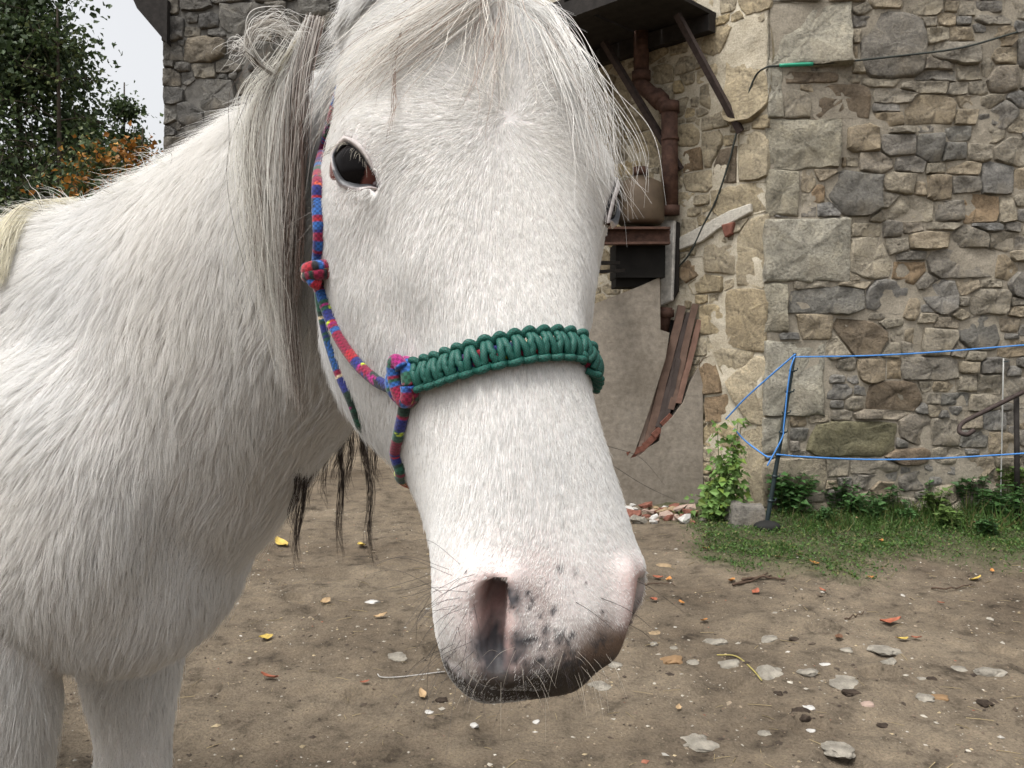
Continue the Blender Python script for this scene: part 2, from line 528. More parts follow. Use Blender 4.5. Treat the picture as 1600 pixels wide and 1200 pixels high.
front_seeds = [
 c4(195, 130, 325, 235, Q, 0, .014), c4(70, 345, 75, 190, Q, 0, .012), c4(175, 540, 295, 180, Q, 0, .022), c4(95, 720, 150, 170, Q, 0, .016), c4(190, 935, 330, 235, Q, 0, .024), c4(75, 1150, 100, 190, Q, 0, .014),
 c5(480, 270, 300, 350, Q, 0, .02), c5(395, 540, 130, 175, Q, 0, .014), c5(480, 735, 300, 180, M_FRONT, 0, .02),
 c4(520, 170, 260, 250, None, .1), c4(395, 85, 80, 40), c4(375, 130, 50, 45), c4(680, 130, 90, 60), c4(770, 130, 80, 55), c4(900, 75, 110, 50), c4(925, 130, 80, 70), c4(760, 200, 180, 100), c4(690, 245, 120, 50),
 c4(690, 285, 150, 50), c4(800, 275, 100, 60), c4(870, 255, 50, 50), c4(920, 290, 110, 90), c4(200, 295, 180, 40, BR), c4(360, 295, 70, 30), c4(470, 310, 130, 30), c4(660, 325, 200, 50), c4(750, 335, 100, 50), c4(830, 330, 70, 55),
 c4(330, 395, 220, 140, BR), c4(160, 400, 90, 100), c4(520, 370, 170, 60), c4(490, 402, 110, 40), c4(500, 445, 110, 50), c4(655, 415, 210, 110, None, .1), c4(795, 380, 80, 45), c4(880, 380, 70, 40), c4(790, 440, 90, 50), c4(930, 430, 80, 90),
 c4(415, 520, 100, 100), c4(540, 540, 140, 90), c4(560, 490, 90, 30), c4(655, 550, 110, 95, DK), c4(765, 500, 80, 50, DK), c4(745, 575, 100, 70, DK), c4(835, 575, 80, 70), c4(870, 510, 100, 60), c4(440, 610, 110, 80), c4(585, 615, 90, 60), c4(680, 635, 70, 40), c4(780, 630, 140, 60),
 c4(190, 690, 60, 70), c4(235, 735, 55, 55, OR), c4(185, 750, 50, 50), c4(365, 730, 220, 180, DK, -.2), c4(540, 690, 120, 80), c4(620, 715, 50, 45), c4(690, 705, 110, 100), c4(790, 690, 130, 60), c4(900, 670, 130, 120), c4(500, 745, 60, 50),
 c4(580, 785, 170, 100), c4(725, 790, 110, 80), c4(850, 780, 140, 100, OR), c4(940, 790, 60, 90), c4(205, 810, 60, 60), c4(270, 800, 100, 80), c4(420, 862, 140, 50), c4(510, 860, 90, 70), c4(590, 855, 80, 40), c4(700, 850, 120, 34), c4(810, 890, 150, 80), c4(880, 855, 100, 36),
 c4(920, 900, 100, 70), c4(650, 900, 160, 80, None, .15), c4(530, 920, 90, 60), c4(420, 970, 160, 140), c4(780, 990, 300, 120), c4(590, 960, 110, 40), c4(585, 1020, 130, 80, OR, -.3), c4(930, 1010, 80, 80), c4(640, 1050, 60, 50), c4(350, 1040, 60, 40), c4(210, 1065, 100, 40), c4(380, 1065, 100, 30),
 c4(280, 1120, 250, 100, DK, .12), c4(495, 1115, 160, 120, None, .3), c4(700, 1110, 120, 120), c4(800, 1070, 90, 50), c4(880, 1065, 80, 40), c4(880, 1120, 160, 100), c4(590, 1160, 60, 60),
 c5(690, 140, 100, 90, None, -.3), c5(800, 85, 250, 150, BR, -.2), c5(930, 20, 90, 40), c5(1050, 80, 90, 60), c5(1150, 100, 180, 120), c5(1350, 70, 180, 150, DK), c5(1490, 30, 90, 60), c5(960, 60, 60, 60), c5(855, 240, 110, 100), c5(950, 230, 80, 100),
 c5(1110, 235, 280, 110), c5(1300, 215, 100, 50), c5(1420, 220, 120, 70), c5(960, 355, 220, 140, BR), c5(1095, 305, 60, 50), c5(1180, 310, 120, 60), c5(1290, 300, 90, 60), c5(1400, 300, 110, 90), c5(1230, 372, 130, 60, DK), c5(1370, 390, 120, 80), c5(1140, 370, 60, 70),
 c5(760, 390, 70, 70), c5(890, 440, 230, 40), c5(1140, 420, 60, 60), c5(500, 480, 70, 50), c5(512, 530, 80, 60, DK), c5(480, 590, 50, 40), c5(750, 560, 440, 150, MO), c5(1040, 510, 140, 130), c5(1190, 520, 120, 120), c5(1310, 470, 110, 80), c5(1020, 640, 180, 70, BR), c5(850, 690, 230, 70), c5(690, 690, 110, 90),
 c5(1420, 470, 110, 90), c5(1330, 560, 120, 90, DK), c5(1450, 580, 110, 100), c5(1200, 640, 140, 80), c5(1340, 680, 160, 90),
]
AREA_F = (0.0, 4.6, -.05, 5.2)
vis = (0.02, 1.75, .0, 3.15)
front_seeds = dart(vis, front_seeds, [.13, .08, .05], [600, 1200, 1600], seed=5)
front_seeds = dart((1.6, 2.4, 0, 3.3), front_seeds, [.26, .16, .10], [60, 150, 250], seed=6)
front_seeds = dart((0.02, 2.3, 3.1, 4.0), front_seeds, [.28, .17], [60, 90], seed=16)
wall_sheet('wall', house, CORNER, UX, UY, UN, AREA_F, .035, .009, M_MORTAR, 0, .5)
masonry(house, CORNER, UX, UY, UN, [s for s in front_seeds if s[2] > 0], (-.02, 2.7, -.05, 4.1), [M_FRONT], (.005, .027), .004, .008, limit=295, rough=.016)

# the sunlit face runs back to the left from the corner
SX = np.array([-math.sqrt(.5), math.sqrt(.5), 0]); SN = np.array([-math.sqrt(.5), -math.sqrt(.5), 0])
side = tag(empty('house_side_wall', CORNER), 'warm yellow stone side wall with drainpipe running back from the house corner', 'wall', None, 'thing')
def sidept(px, py, out=0.0):
    """place on the side wall (or a plane standing off it) under a bearing: (along, up)"""
    a = (W(px, py, 1.0) - np.array([0, 0, CAM_Z])); C0_ = CORNER + SN * out
    t = (C0_[0] * a[1] - C0_[1] * a[0]) / (a[0] * SX[1] - a[1] * SX[0])
    P = C0_ + SX * t; k = P[1] / a[1]
    return t, CAM_Z + a[2] * k
def S3(px, py, out=0.0):
    t, z = sidept(px, py, out); return CORNER + SX * t + np.array([0, 0, z]) + SN * out
def cs(px, py, w, h, mat=None, ang=0, *rest):
    t, z = sidept(px, py); d = (CORNER + SX * t)[1]; k = d / F_PX
    return (t, z, w * k * 1.25, h * k, ang, mat, *rest)
side_seeds = [cs(1160, 120, 62, 150, M_WARM, 0, .010), cs(1170, 250, 40, 80, M_WARM, 0, .012), cs(1150, 310, 70, 60, M_WARM, 0, .010), cs(1172, 400, 40, 110, M_WARM, 0, .010), cs(1160, 500, 60, 110, M_WARM, 0, .012), cs(1165, 610, 50, 110, M_WARM, 0, .012), cs(1172, 720, 40, 130, M_WARM, 0, .010),
              cs(1110, 230, 26, 50), cs(1083, 250, 30, 36, M_ORNG), cs(1120, 150, 40, 40), cs(1135, 265, 40, 70, M_BROWN), cs(1120, 410, 60, 60), cs(1115, 500, 40, 50), cs(1142, 565, 46, 50), cs(1110, 590, 30, 50, M_ORNG), cs(1135, 640, 60, 44, M_ORNG), cs(1085, 420, 40, 40, M_ORNG), cs(1105, 440, 44, 40)]
AREA_S = (0.012, 3.6, -.05, 5.2)
side_seeds = dart((0.03, 1.5, 0, 3.3), side_seeds, [.17, .11, .065, .04], [160, 620, 1200, 900], (1.0, 1.9), seed=9)
side_seeds = dart((1.5, 3.3, 0, 3.6), side_seeds, [.24, .16], [200, 300], (1.0, 1.9), seed=19)
wall_sheet('wall', side, CORNER, SX, UY, SN, AREA_S, .03, .014, M_MORTAR_W, 0, .35)
masonry(side, CORNER, SX, UY, SN, side_seeds, (-.02, 3.4, -.05, 3.7), [M_WARM], (.002, .018), .006, .008, limit=295, rough=.010)

# sloping remains of render, with a broken red tile under it
M_RENDER = mortar_mat('pale_render', (.42, .39, .33), (.54, .51, .45), 5)
def plate(name, pts3, un, thick, mat, parent=None, base=None, jag=0):
    P = np.array(pts3, float)
    if base is None: base = P.mean(0)
    n = len(P); un = np.array(un, float)
    V = np.vstack([P + un * thick, P - un * .01])
    F = [tuple(range(n)), tuple(range(2 * n - 1, n - 1, -1))] + [(i, n + i, n + (i + 1) % n, (i + 1) % n) for i in range(n)]
    o = mesh_obj(name, V - base, F, mat, parent, False)
    bm = bmesh.new(); bm.from_mesh(o.data); bmesh.ops.triangulate(bm, faces=[f for f in bm.faces if len(f.verts) > 4]); bmesh.ops.recalc_face_normals(bm, faces=bm.faces)
    bmesh.ops.bevel(bm, geom=[e for e in bm.edges if e.calc_face_angle(0) > 1.0], offset=min(thick * .3, .006), segments=1, affect='EDGES'); bm.to_mesh(o.data); bm.free()
    return o, base
def on_side(px_list, out=.012): return [S3(x, y, out) for x, y in px_list]
o, _ = plate('render_patch', on_side([(1062, 372), (1100, 352), (1140, 330), (1175, 318), (1176, 332), (1150, 346), (1125, 358), (1098, 378), (1062, 392)]), SN, .02, M_RENDER, side, CORNER)
M_BRICK = flat_mat('red_brick', (.165, .07, .05), .9, .2, .35, 25, .6, 0, .006)
o, _ = plate('tile', on_side([(1130, 352), (1150, 347), (1146, 366), (1136, 372)]), SN, .03, M_BRICK, side, CORNER)

# canopy over the side wall: dark boards, struts that hold it
M_DARKW = flat_mat('dark_timber', (.022, .019, .017), .8, .2, .4, 14, .5)
M_RUST = flat_mat('rusted_iron', (.085, .045, .032), .75, .35, .5, 22, .5, .35)
M_STEEL = flat_mat('dark_strut_iron', (.05, .036, .032), .7, .35, .4, 30, .4, .4)
canopy = tag(empty('canopy', CORNER), 'dark boarded canopy jutting from the sunlit wall on two slanted struts', 'canopy')
ca0, ca1, ch, cdepth = .36, 2.8, 3.03, .85
bt = (ca1 - ca0) / 14
for i in range(14):
    t0 = ca0 + i * bt; c = SX * (t0 + bt / 2) + SN * (cdepth / 2 - .02) + np.array([0, 0, ch + .045 + .006 * (i % 3)])
    mb = MB(); mb.box((0, 0, 0), (bt / 2 - .003, cdepth / 2, .012), np.array([SX, SN, [0, 0, 1]]).T); o = mb.obj('board', M_DARKW, canopy, False); o.location = c
for k, dd in enumerate((.05, cdepth - .05)):
    mb = MB(); mb.box((0, 0, 0), ((ca1 - ca0) / 2, .035, .05), np.array([SX, SN, [0, 0, 1]]).T); o = mb.obj('beam', M_DARKW, canopy, False); o.location = SX * ((ca0 + ca1) / 2) + SN * dd + np.array([0, 0, ch - .02])
def strut(b0, b1, r, par, mat):
    d = b1 - b0; mb = MB(); mb.tube([b0, b0 + d * .33, b0 + d * .66, b1], r, 4); o = mb.obj('strut', mat, par, False); return o
for pb, top in ((S3(1160, 207), W(1058, 23, 5.13)), (S3(1066, 266), W(943, 66, 5.48))):
    strut(pb - CORNER + SN * .02, top - CORNER, .026, canopy, M_STEEL)

# drainpipe
pipe = tag(empty('drain_pipe', S3(1045, 600) * [1, 1, 0]), 'rusty cast iron drainpipe with an offset bend on the sunlit wall', 'drainpipe')
PL = np.array(pipe.location)
def pp(px, py, out=.09): return S3(px, py, out) - PL
def seg(name, pts, r, n=16, mat=M_RUST):
    mb = MB(); mb.tube(pts, r, n); return mb.obj(name, mat, pipe)
seg('pipe', [pp(1002, 30), pp(1002, 118)], .050)
seg('pipe', [pp(1000, 124), pp(1003, 134), pp(1030, 158), pp(1040, 166)], .050)
seg('pipe', [pp(1046, 168), pp(1047, 330)], .053)
seg('pipe', [pp(1040, 480), pp(1036, 520)], [.045, .035])
for a, b_, r in (((1002, 112), (1002, 126), .062), ((1024, 150), (1034, 160), .060), ((1046, 160), (1046, 176), .064), ((1047, 322), (1047, 336), .062), ((1040, 484), (1040, 496), .056), ((1047, 216), (1047, 220), .058)):
    seg('collar', [pp(*a), pp(*b_)], r)
# white flashing board below the pipe
board = tag(empty('flashing_board', S3(1047, 600) * [1, 1, 0]), 'narrow peeling white board fixed upright under the drainpipe', 'board')
o, _ = plate('board', [S3(1034, 345, .05), S3(1056, 345, .05), S3(1052, 470, .05), S3(1034, 478, .05)], SN, .02, flat_mat('peeling_white', (.50, .48, .44), .8, .2, .35, 30, .4), board, np.array(board.location))
o, _ = plate('backing', [S3(1055, 345, .035), S3(1062, 348, .035), S3(1060, 455, .035), S3(1052, 470, .035)], SN, .012, M_DARKW, board, np.array(board.location))
# ------------------------------------------------------------------ recess with a rusty shelf, tank, and other things by the side wall
shelf_at = np.array([S3(1000, 600)[0], S3(1000, 600)[1], 0.]) + SN * .02
M_BLACK = flat_mat('near_black', (.012, .011, .010), .9, .1, .3, 10, .2)  # near black; also painted shade in the shelf recess and wall hollow
M_TAN = flat_mat('tan_tank', (.10, .072, .047), .6, .3, .3, 9, .15)
shelf = tag(empty('rusty_shelf', shelf_at), 'rusty iron channel shelf bracketed off the sunlit wall', 'shelf')
SL = np.array(shelf_at)
D_S = 5.25
def sh(px, py, dd=0.0): return W(px, py, D_S + dd) - SL
def beam(name, a, b_, w, h, mat, par):
    mb = MB(); a = np.array(a); b_ = np.array(b_); d = nrm(b_ - a); side_ = nrm(np.cross(d, [0, 0, 1.])); up = np.cross(side_, d)
    L = np.linalg.norm(b_ - a) / 2
    mb.box((a + b_) / 2, (L, w / 2, h / 2), np.array([d, side_, up]).T)
    mb2 = mb
    return mb2.obj(name, mat, par, False)
beam('front_beam', sh(938, 370), sh(1046, 368), .02, .10, M_RUST, shelf)
beam('flange', sh(938, 357, -.03), sh(1046, 357, -.03), .07, .014, M_RUST, shelf)
beam('flange', sh(938, 381, -.03), sh(1046, 380, -.03), .07, .014, M_RUST, shelf)
beam('side_beam', sh(940, 372), sh(910, 410, -.55), .03, .08, flat_mat('pale_rust', (.24, .13, .09), .85, .2, .4, 18, .4), shelf)
beam('side_beam', sh(1040, 372), sh(1030, 368, .35), .02, .09, M_RUST, shelf)
beam('plank', sh(915, 411, -.4), sh(955, 411, -.1), .12, .02, M_DARKW, shelf)
beam('plank', sh(925, 425, -.35), sh(965, 423, -.05), .10, .02, M_DARKW, shelf)
deck = beam('deck', sh(945, 368, .18), sh(1040, 368, .18), .34, .02, M_DARKW, shelf)
niche = tag(empty('recess_box', shelf_at), 'black box painted as the dark recess under the rusty shelf', 'box')  # black solid whose colour stands for the shade in the recess
mb = MB(); mb.box(sh(995, 410, .17), (.155, .16, .11)); o = mb.obj('recess_block', M_BLACK, niche, False)
mb = MB(); mb.box(sh(985, 443, .17), (.11, .12, .03)); o = mb.obj('recess_slab', M_BLACK, niche, False)
tank = tag(empty('tan_tank', W(1000, 352, D_S + .12)), 'tan rounded tank standing on the rusty shelf', 'tank')
T0 = np.array(tank.location); 
prof = [(.0, .0), (.145, .005), (.165, .03), (.168, .12), (.165, .24), (.15, .285), (.10, .31), (.05, .32), (.045, .345), (0, .347)]
def lathe(prof, n=28):
    V = []; F = []
    for r, z in prof:
        for j in range(n): V.append((r * math.cos(2 * math.pi * j / n), r * math.sin(2 * math.pi * j / n), z))
    for i in range(len(prof) - 1):
        for j in range(n):
            k = (j + 1) % n; F.append((i * n + j, i * n + k, (i + 1) * n + k, (i + 1) * n + j))
    return np.array(V), F
V, F = lathe([(r * .92, z * .92) for r, z in prof]); mesh_obj('body', V, F, M_TAN, tank)
V, F = lathe([(0, 0), (.05, 0), (.05, .05), (.0, .052)]); o = mesh_obj('cap', V, F, M_RUST, tank); o.location = (0, 0, .315)
drum = tag(empty('black_drum', W(945, 352, D_S + .05)), 'black can with pale rags standing beside the tan tank', 'can')
V, F = lathe([(0, 0), (.075, 0), (.075, .27), (.07, .28), (.0, .282)]); mesh_obj('body', V, F, M_BLACK, drum)
V, F = lathe([(.079, .26), (.083, .265), (.083, .285), (.079, .29)]); mesh_obj('rim', V, F, M_BLACK, drum)
# limp rag over the rim
V = []; 
for i in range(14):
    for j in range(10):
        u, v = i / 13 - .5, j / 9
        V.append((u * .12 + .012 * math.sin(v * 5 + i), -.088 - .012 * math.sin(i * 1.3) - .01 * v, .285 - v * .12 - .02 * math.sin(i * .9) * v))
F = [(i * 10 + j, (i + 1) * 10 + j, (i + 1) * 10 + j + 1, i * 10 + j + 1) for i in range(13) for j in range(9)]
rag = mesh_obj('rag', V, F, flat_mat('dirty_rag', (.30, .29, .28), .9, .1, .3, 20, .3)); rag.location = drum.location
tag(rag, 'crumpled pale rag hanging over the rim of the black can', 'rag')
md = rag.modifiers.new('t', 'SOLIDIFY'); md.thickness = .004

# low rendered wing wall with a broken corner
D_W = 5.28
wing = tag(empty('wing_wall', W(1030, 600, D_W) * [1, 1, 0]), 'grey rendered low wall with sloping top and a broken corner showing brick', 'wall', None, 'thing')
WL = np.array(wing.location)
M_PLAST = mortar_mat('stained_render', (.165, .14, .11), (.30, .265, .22), 1.8)
def wp(px, py, dd=0): return W(px, py, D_W + dd)
main = [(850, 512), (920, 478), (1000, 447), (1031, 433), (1032, 515), (1046, 520), (1040, 560), (1015, 640), (992, 706), (985, 716), (1000, 712), (1012, 700), (1030, 690), (1034, 668), (1052, 650), (1068, 628), (1078, 600), (1092, 575), (1098, 600), (1099, 812), (850, 812)]
def poly_prism(name, P, dirv, mat, parent, base, holes=None):
    """flat outline given thickness along dirv; faces triangulated"""
    P = np.array(P, float); n = len(P); D = np.array(dirv, float)
    from mathutils.geometry import tessellate_polygon
    me = bpy.data.meshes.new(name); bm = bmesh.new()
    a = [bm.verts.new(tuple(p - base)) for p in P]; b_ = [bm.verts.new(tuple(p + D - base)) for p in P]
    for t in tessellate_polygon([[Vector(p) for p in P]]):
        bm.faces.new([a[k] for k in t]); bm.faces.new([b_[k] for k in t[::-1]])
    for i in range(n): bm.faces.new((a[i], b_[i], b_[(i + 1) % n], a[(i + 1) % n]))
    bmesh.ops.recalc_face_normals(bm, faces=bm.faces)
    bm.to_mesh(me); bm.free(); me.materials.append(mat)
    o = bpy.data.objects.new(name, me); return link(o, parent)
poly_prism('panel', [wp(*q) for q in main], (0, .09, 0), M_PLAST, wing, WL)
# ragged brick core along the break, each brick a piece
random.seed(5)
edge = [(990, 711), (1002, 705), (1016, 693), (1028, 678), (1042, 659)]
for i, (x, y) in enumerate(edge):
    mb = MB(); mb.box((0, 0, 0), (random.uniform(.03, .05), .04, random.uniform(.018, .03)))
    o = mb.obj('brick', M_BRICK, wing, False); o.location = wp(x - 3, y - 4, .045) - WL
    o.rotation_euler = (random.uniform(-.2, .2), random.uniform(-.9, -.3), random.uniform(-.3, .3))
mb = MB(); mb.box((0, 0, 0), (.05, .03, .035)); o = mb.obj('brick', M_BRICK, wing, False); o.location = wp(1022, 676, .05) - WL; o.rotation_euler = (0, -.5, .1)
# black sheet painted as the shade of the hollow behind the planks
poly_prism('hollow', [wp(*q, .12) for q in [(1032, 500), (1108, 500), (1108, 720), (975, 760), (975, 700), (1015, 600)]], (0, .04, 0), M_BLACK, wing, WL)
# planks leaning in the hollow
M_PLK = [flat_mat('weathered_plank', c, .8, .2, .35, 12, .5) for c in ((.20, .15, .12), (.13, .085, .065), (.06, .047, .042), (.17, .10, .075))]
lp = [((998, 715), (1045, 535), .045, 0), ((1012, 690), (1066, 478), .050, 1), ((1030, 668), (1078, 490), .050, 2), ((1048, 640), (1086, 476), .040, 1), ((1060, 630), (1093, 500), .035, 3), ((1040, 660), (1060, 560), .03, 2)]
plab = ['grey split plank furthest left in the wall hollow', 'tall reddish plank leaning second from left in the hollow', 'dark broad plank leaning mid way in the hollow', 'brown plank with its tip highest beside the side wall', 'short rusty plank leaning furthest right in the hollow', 'thin dark offcut wedged low between the leaning planks']
for i, ((x0, y0), (x1, y1), w, mi) in enumerate(lp):
    a, b_ = wp(x0, y0, .02), wp(x1, y1, .09 - .012 * i)
    d = nrm(b_ - a); sd_ = nrm(np.cross(d, [0, 1., 0])); up = np.cross(sd_, d); L = np.linalg.norm(b_ - a) / 2
    mb = MB(); g = np.linspace(-L, L, 8)
    V = []; 
    for q in g:
        jj = random.uniform(-.003, .003)
        for (sx, sy) in ((-1, -1), (1, -1), (1, 1), (-1, 1)): V.append(d * (q + random.uniform(-.004, .004)) + sd_ * (sx * w / 2 + jj) + up * sy * .011)
    F = [(i_ * 4 + j, i_ * 4 + (j + 1) % 4, (i_ + 1) * 4 + (j + 1) % 4, (i_ + 1) * 4 + j) for i_ in range(7) for j in range(4)] + [(3, 2, 1, 0), (28, 29, 30, 31)]
    mb.add(V, F); o = mb.obj('leaning_plank', M_PLK[mi], None, False); o.location = (a + b_) / 2
    tag(o, plab[i], 'plank', 'planks leaning in the broken wall')

# cable with a green sleeve along both faces
cb = MB()
pts = [W(1590, 50, D_R - .03), W(1500, 75, D_R - .04), W(1400, 88, D_R - .04), W(1300, 98, D_R - .05), W(1215, 103, D_R - .05), W(1196, 106, D_R - .06)] + [S3(*q, .03) for q in [(1180, 120), (1165, 160), (1150, 210), (1140, 250), (1120, 310), (1100, 350), (1080, 392), (1062, 415), (1050, 424)]]
C0 = pts[5]
cable = tag(empty('wall_cable', C0), 'thin dark cable with green sleeve sagging round the house corner', 'cable')
cb.tube(catmull(np.array(pts), 90) - C0, .006, 6); cb.obj('wire', flat_mat('cable_dark', (.03, .035, .03), .6, .3, .2, 20, 0), cable)
cb = MB(); cb.tube(catmull(np.array([W(1218, 102.5, D_R - .055), W(1245, 101, D_R - .055), W(1270, 100, D_R - .055)]), 8) - C0, .011, 8); cb.obj('sleeve', flat_mat('green_sleeve', (.02, .25, .15), .4, .4, .1, 20, 0), cable)

# ------------------------------------------------------------------ stone barn far left behind the horse
D_B = 11.0
BO = W(266, 600, D_B); BO[2] = 0
barn = tag(empty('stone_barn', BO), 'grey rubble stone barn behind the horse with a dark roof edge', 'barn')
bs = dart((0.02, 2.6, 2.1, 5.9), [], [.34, .22, .14, .09], [60, 260, 500, 700], (1.1, 1.9), seed=21)
bs = dart((0.02, 5.0, 0, 5.9), bs, [.5, .34], [200, 250], (1.1, 1.9), seed=22)
wall_sheet('wall', barn, BO, UX, UY, UN, (0, 7.0, -.05, 6.2), .08, .02, M_MORTAR_G, 0, .6)
masonry(barn, BO, UX, UY, UN, bs, (-.02, 5.3, -.05, 6.1), [M_GREY], (.02, .06), .006, .012, limit=290, rough=.025)
e0 = W(268, 74, D_B) - BO; e1 = W(222, 20, D_B) - BO; e2 = W(200, -30, D_B) - BO
rv = [e0, e1, e2, W(360, -30, D_B) - BO, W(268, -10, D_B) - BO]
poly_prism('roof', [np.array(p) + BO + np.array([0, -.15, 0]) for p in [e0, e1, e2, e2 + np.array([.1, 0, .12]), e0 + np.array([.02, 0, .55])]], (0, 5.0, 0), M_DARKW, barn, BO)
# ------------------------------------------------------------------ yard: trodden earth
def grass_w(x, y):
    """where turf grows: along the foot of the house"""
    P = np.stack([x, y, 0 * x], 1)
    n = vfbm(P, 1.6, 3, 77) * .28 + vfbm(P, 5, 2, 78) * .10
    a = sstep((y - 3.62 + n + np.clip(.9 - x, 0, 2) * .9) / .55)
    return a * sstep((x - .72 + n * .6) / .35)
_hg = np.random.default_rng(55)
HOOF = [(_hg.uniform(-1.1, 2.6), 2.0 + 2.0 * _hg.random() ** 1.3, _hg.uniform(-.6, .6)) for _ in range(34)]
def gz(x, y):
    P = np.stack([x, y, 0 * x], 1)
    z = .016 * vfbm(P, 1.3, 3, 1) + .010 * vfbm(P, 5, 3, 2) + .006 * vfbm(P, 14, 3, 3) + .002 * vfbm(P, 60, 2, 6)
    hoof = np.clip(vfbm(P, 3.1, 2, 9) - .55, 0, 1) * -.03
    for hx, hy, ha in HOOF:
        dx, dy = x - hx, y - hy; u = (dx * math.cos(ha) + dy * math.sin(ha)) / .058; v = (-dx * math.sin(ha) + dy * math.cos(ha)) / .065
        rr = np.sqrt(u * u + v * v); k_ = rr < 2
        hoof = hoof + k_ * (-.016 * sstep((1.05 - rr) / .25) + .007 * np.exp(-((rr - 1.2) / .2) ** 2))
    return z + hoof + .02 * grass_w(x, y)
def grid_patch(x0, x1, y0, y1, nx, ny):
    X, Y = np.meshgrid(np.linspace(x0, x1, nx), np.linspace(y0, y1, ny))
    return X.ravel(), Y.ravel(), nx, ny
xs = np.concatenate([np.linspace(-60, -8, 14, endpoint=False), np.linspace(-8, -2.6, 40, endpoint=False), np.linspace(-2.6, 3.8, 400, endpoint=False), np.linspace(3.8, 8, 24, endpoint=False), np.linspace(8, 60, 14)])
ys = np.concatenate([np.linspace(-30, -1, 10, endpoint=False), np.linspace(-1, 1.5, 30, endpoint=False), np.linspace(1.5, 6.0, 340, endpoint=False), np.linspace(6, 12, 90, endpoint=False), np.linspace(12, 120, 30)])
X, Y = np.meshgrid(xs, ys); x, y = X.ravel(), Y.ravel()
z = gz(x, y)
idx = np.arange(len(x)).reshape(X.shape)
F = np.stack([idx[:-1, :-1], idx[:-1, 1:], idx[1:, 1:], idx[1:, :-1]], -1).reshape(-1, 4)
gm, nt, b = newmat('yard_earth', .93, .15)
tc = nt.nodes.new('ShaderNodeTexCoord')
n1 = noise_tex(nt, 1.1, 5, .6, vec=tc.outputs['Object']); n2 = noise_tex(nt, 9, 7, .68, vec=tc.outputs['Object']); n3 = noise_tex(nt, 110, 5, .75, vec=tc.outputs['Object'])
vo = N(nt, 'ShaderNodeTexVoronoi', Scale=130); nt.links.new(tc.outputs['Object'], vo.inputs['Vector'])
c1 = ramp(nt, n1.outputs['Fac'], [(.32, (.085, .066, .047)), (.62, (.165, .134, .098))])
c2 = ramp(nt, n2.outputs['Fac'], [(.30, (.28, .27, .26)), (.46, (.88, .88, .88)), (.75, (1.3, 1.28, 1.24))])
c3 = ramp(nt, n3.outputs['Fac'], [(.3, (.55, .53, .5)), (.5, (1, 1, 1)), (.68, (1.3, 1.3, 1.28)), (.78, (1.8, 1.75, 1.65))])
c = mixc(nt, 1, c1.outputs[0], c2.outputs[0], 'MULTIPLY'); c = mixc(nt, .9, c, c3.outputs[0], 'MULTIPLY')
ga = N(nt, 'ShaderNodeAttribute', attribute_name='col')
sep = nt.nodes.new('ShaderNodeSeparateColor'); nt.links.new(ga.outputs['Color'], sep.inputs[0])
c = mixc(nt, sep.outputs[0], c, (.045, .055, .022))
nt.links.new(c, b.inputs['Base Color'])
p = bump(nt, b, n2.outputs['Fac'], .6, .02); p = bump(nt, b, n3.outputs['Fac'], .8, .006, p); bump(nt, b, vo.outputs['Distance'], .5, .004, p)
ground = fast_mesh('ground', np.stack([x, y, z], 1), F, gm); ground['kind'] = 'structure'
gw = grass_w(x, y) * ((x > -.2) & (y < 9))
vcol(ground.data, np.stack([gw * .75, gw, gw], 1))
def on_ground(px, py, lift=0.0):
    p = Gd(px, py)
    for _ in range(3):
        zz = gz(np.array([p[0]]), np.array([p[1]]))[0]
        v = W(px, py, 1.0) - np.array([0, 0, CAM_Z]); k = (zz - CAM_Z) / v[2]; p = np.array([v[0] * k, v[1] * k, zz])
    return p + np.array([0, 0, lift])

def pebble_geo(sx, sy, sz, seed, sub=2, rough=.34):
    bm = bmesh.new(); bmesh.ops.create_icosphere(bm, subdivisions=sub, radius=1)
    V = np.array([v.co for v in bm.verts]); F = [tuple(v.index for v in f.verts) for f in bm.faces]; bm.free()
    V = np.sign(V) * abs(V) ** .8
    V = V * (1 + rough * vfbm(V + seed * 3.1, 1.1, 4, seed, .6)[:, None]) * [sx, sy, sz]
    return V, F
STM = {'grey': flat_mat('pale_ground_stone', (.225, .205, .17), .9, .2, .45, 22, .9, 0, .008), 'white': flat_mat('white_stone', (.40, .385, .36), .8, .25, .25, 40, .5), 'brown': flat_mat('brown_ground_stone', (.20, .125, .065), .85, .25, .3, 20, .5),
       'red': M_BRICK, 'pink': flat_mat('pinkish_stone', (.29, .215, .175), .8, .25, .2, 30, .3), 'buff': flat_mat('buff_stone', (.24, .175, .105), .85, .2, .3, 20, .5), 'clod': flat_mat('dark_clod', (.045, .034, .026), .95, .1, .5, 60, .9)}
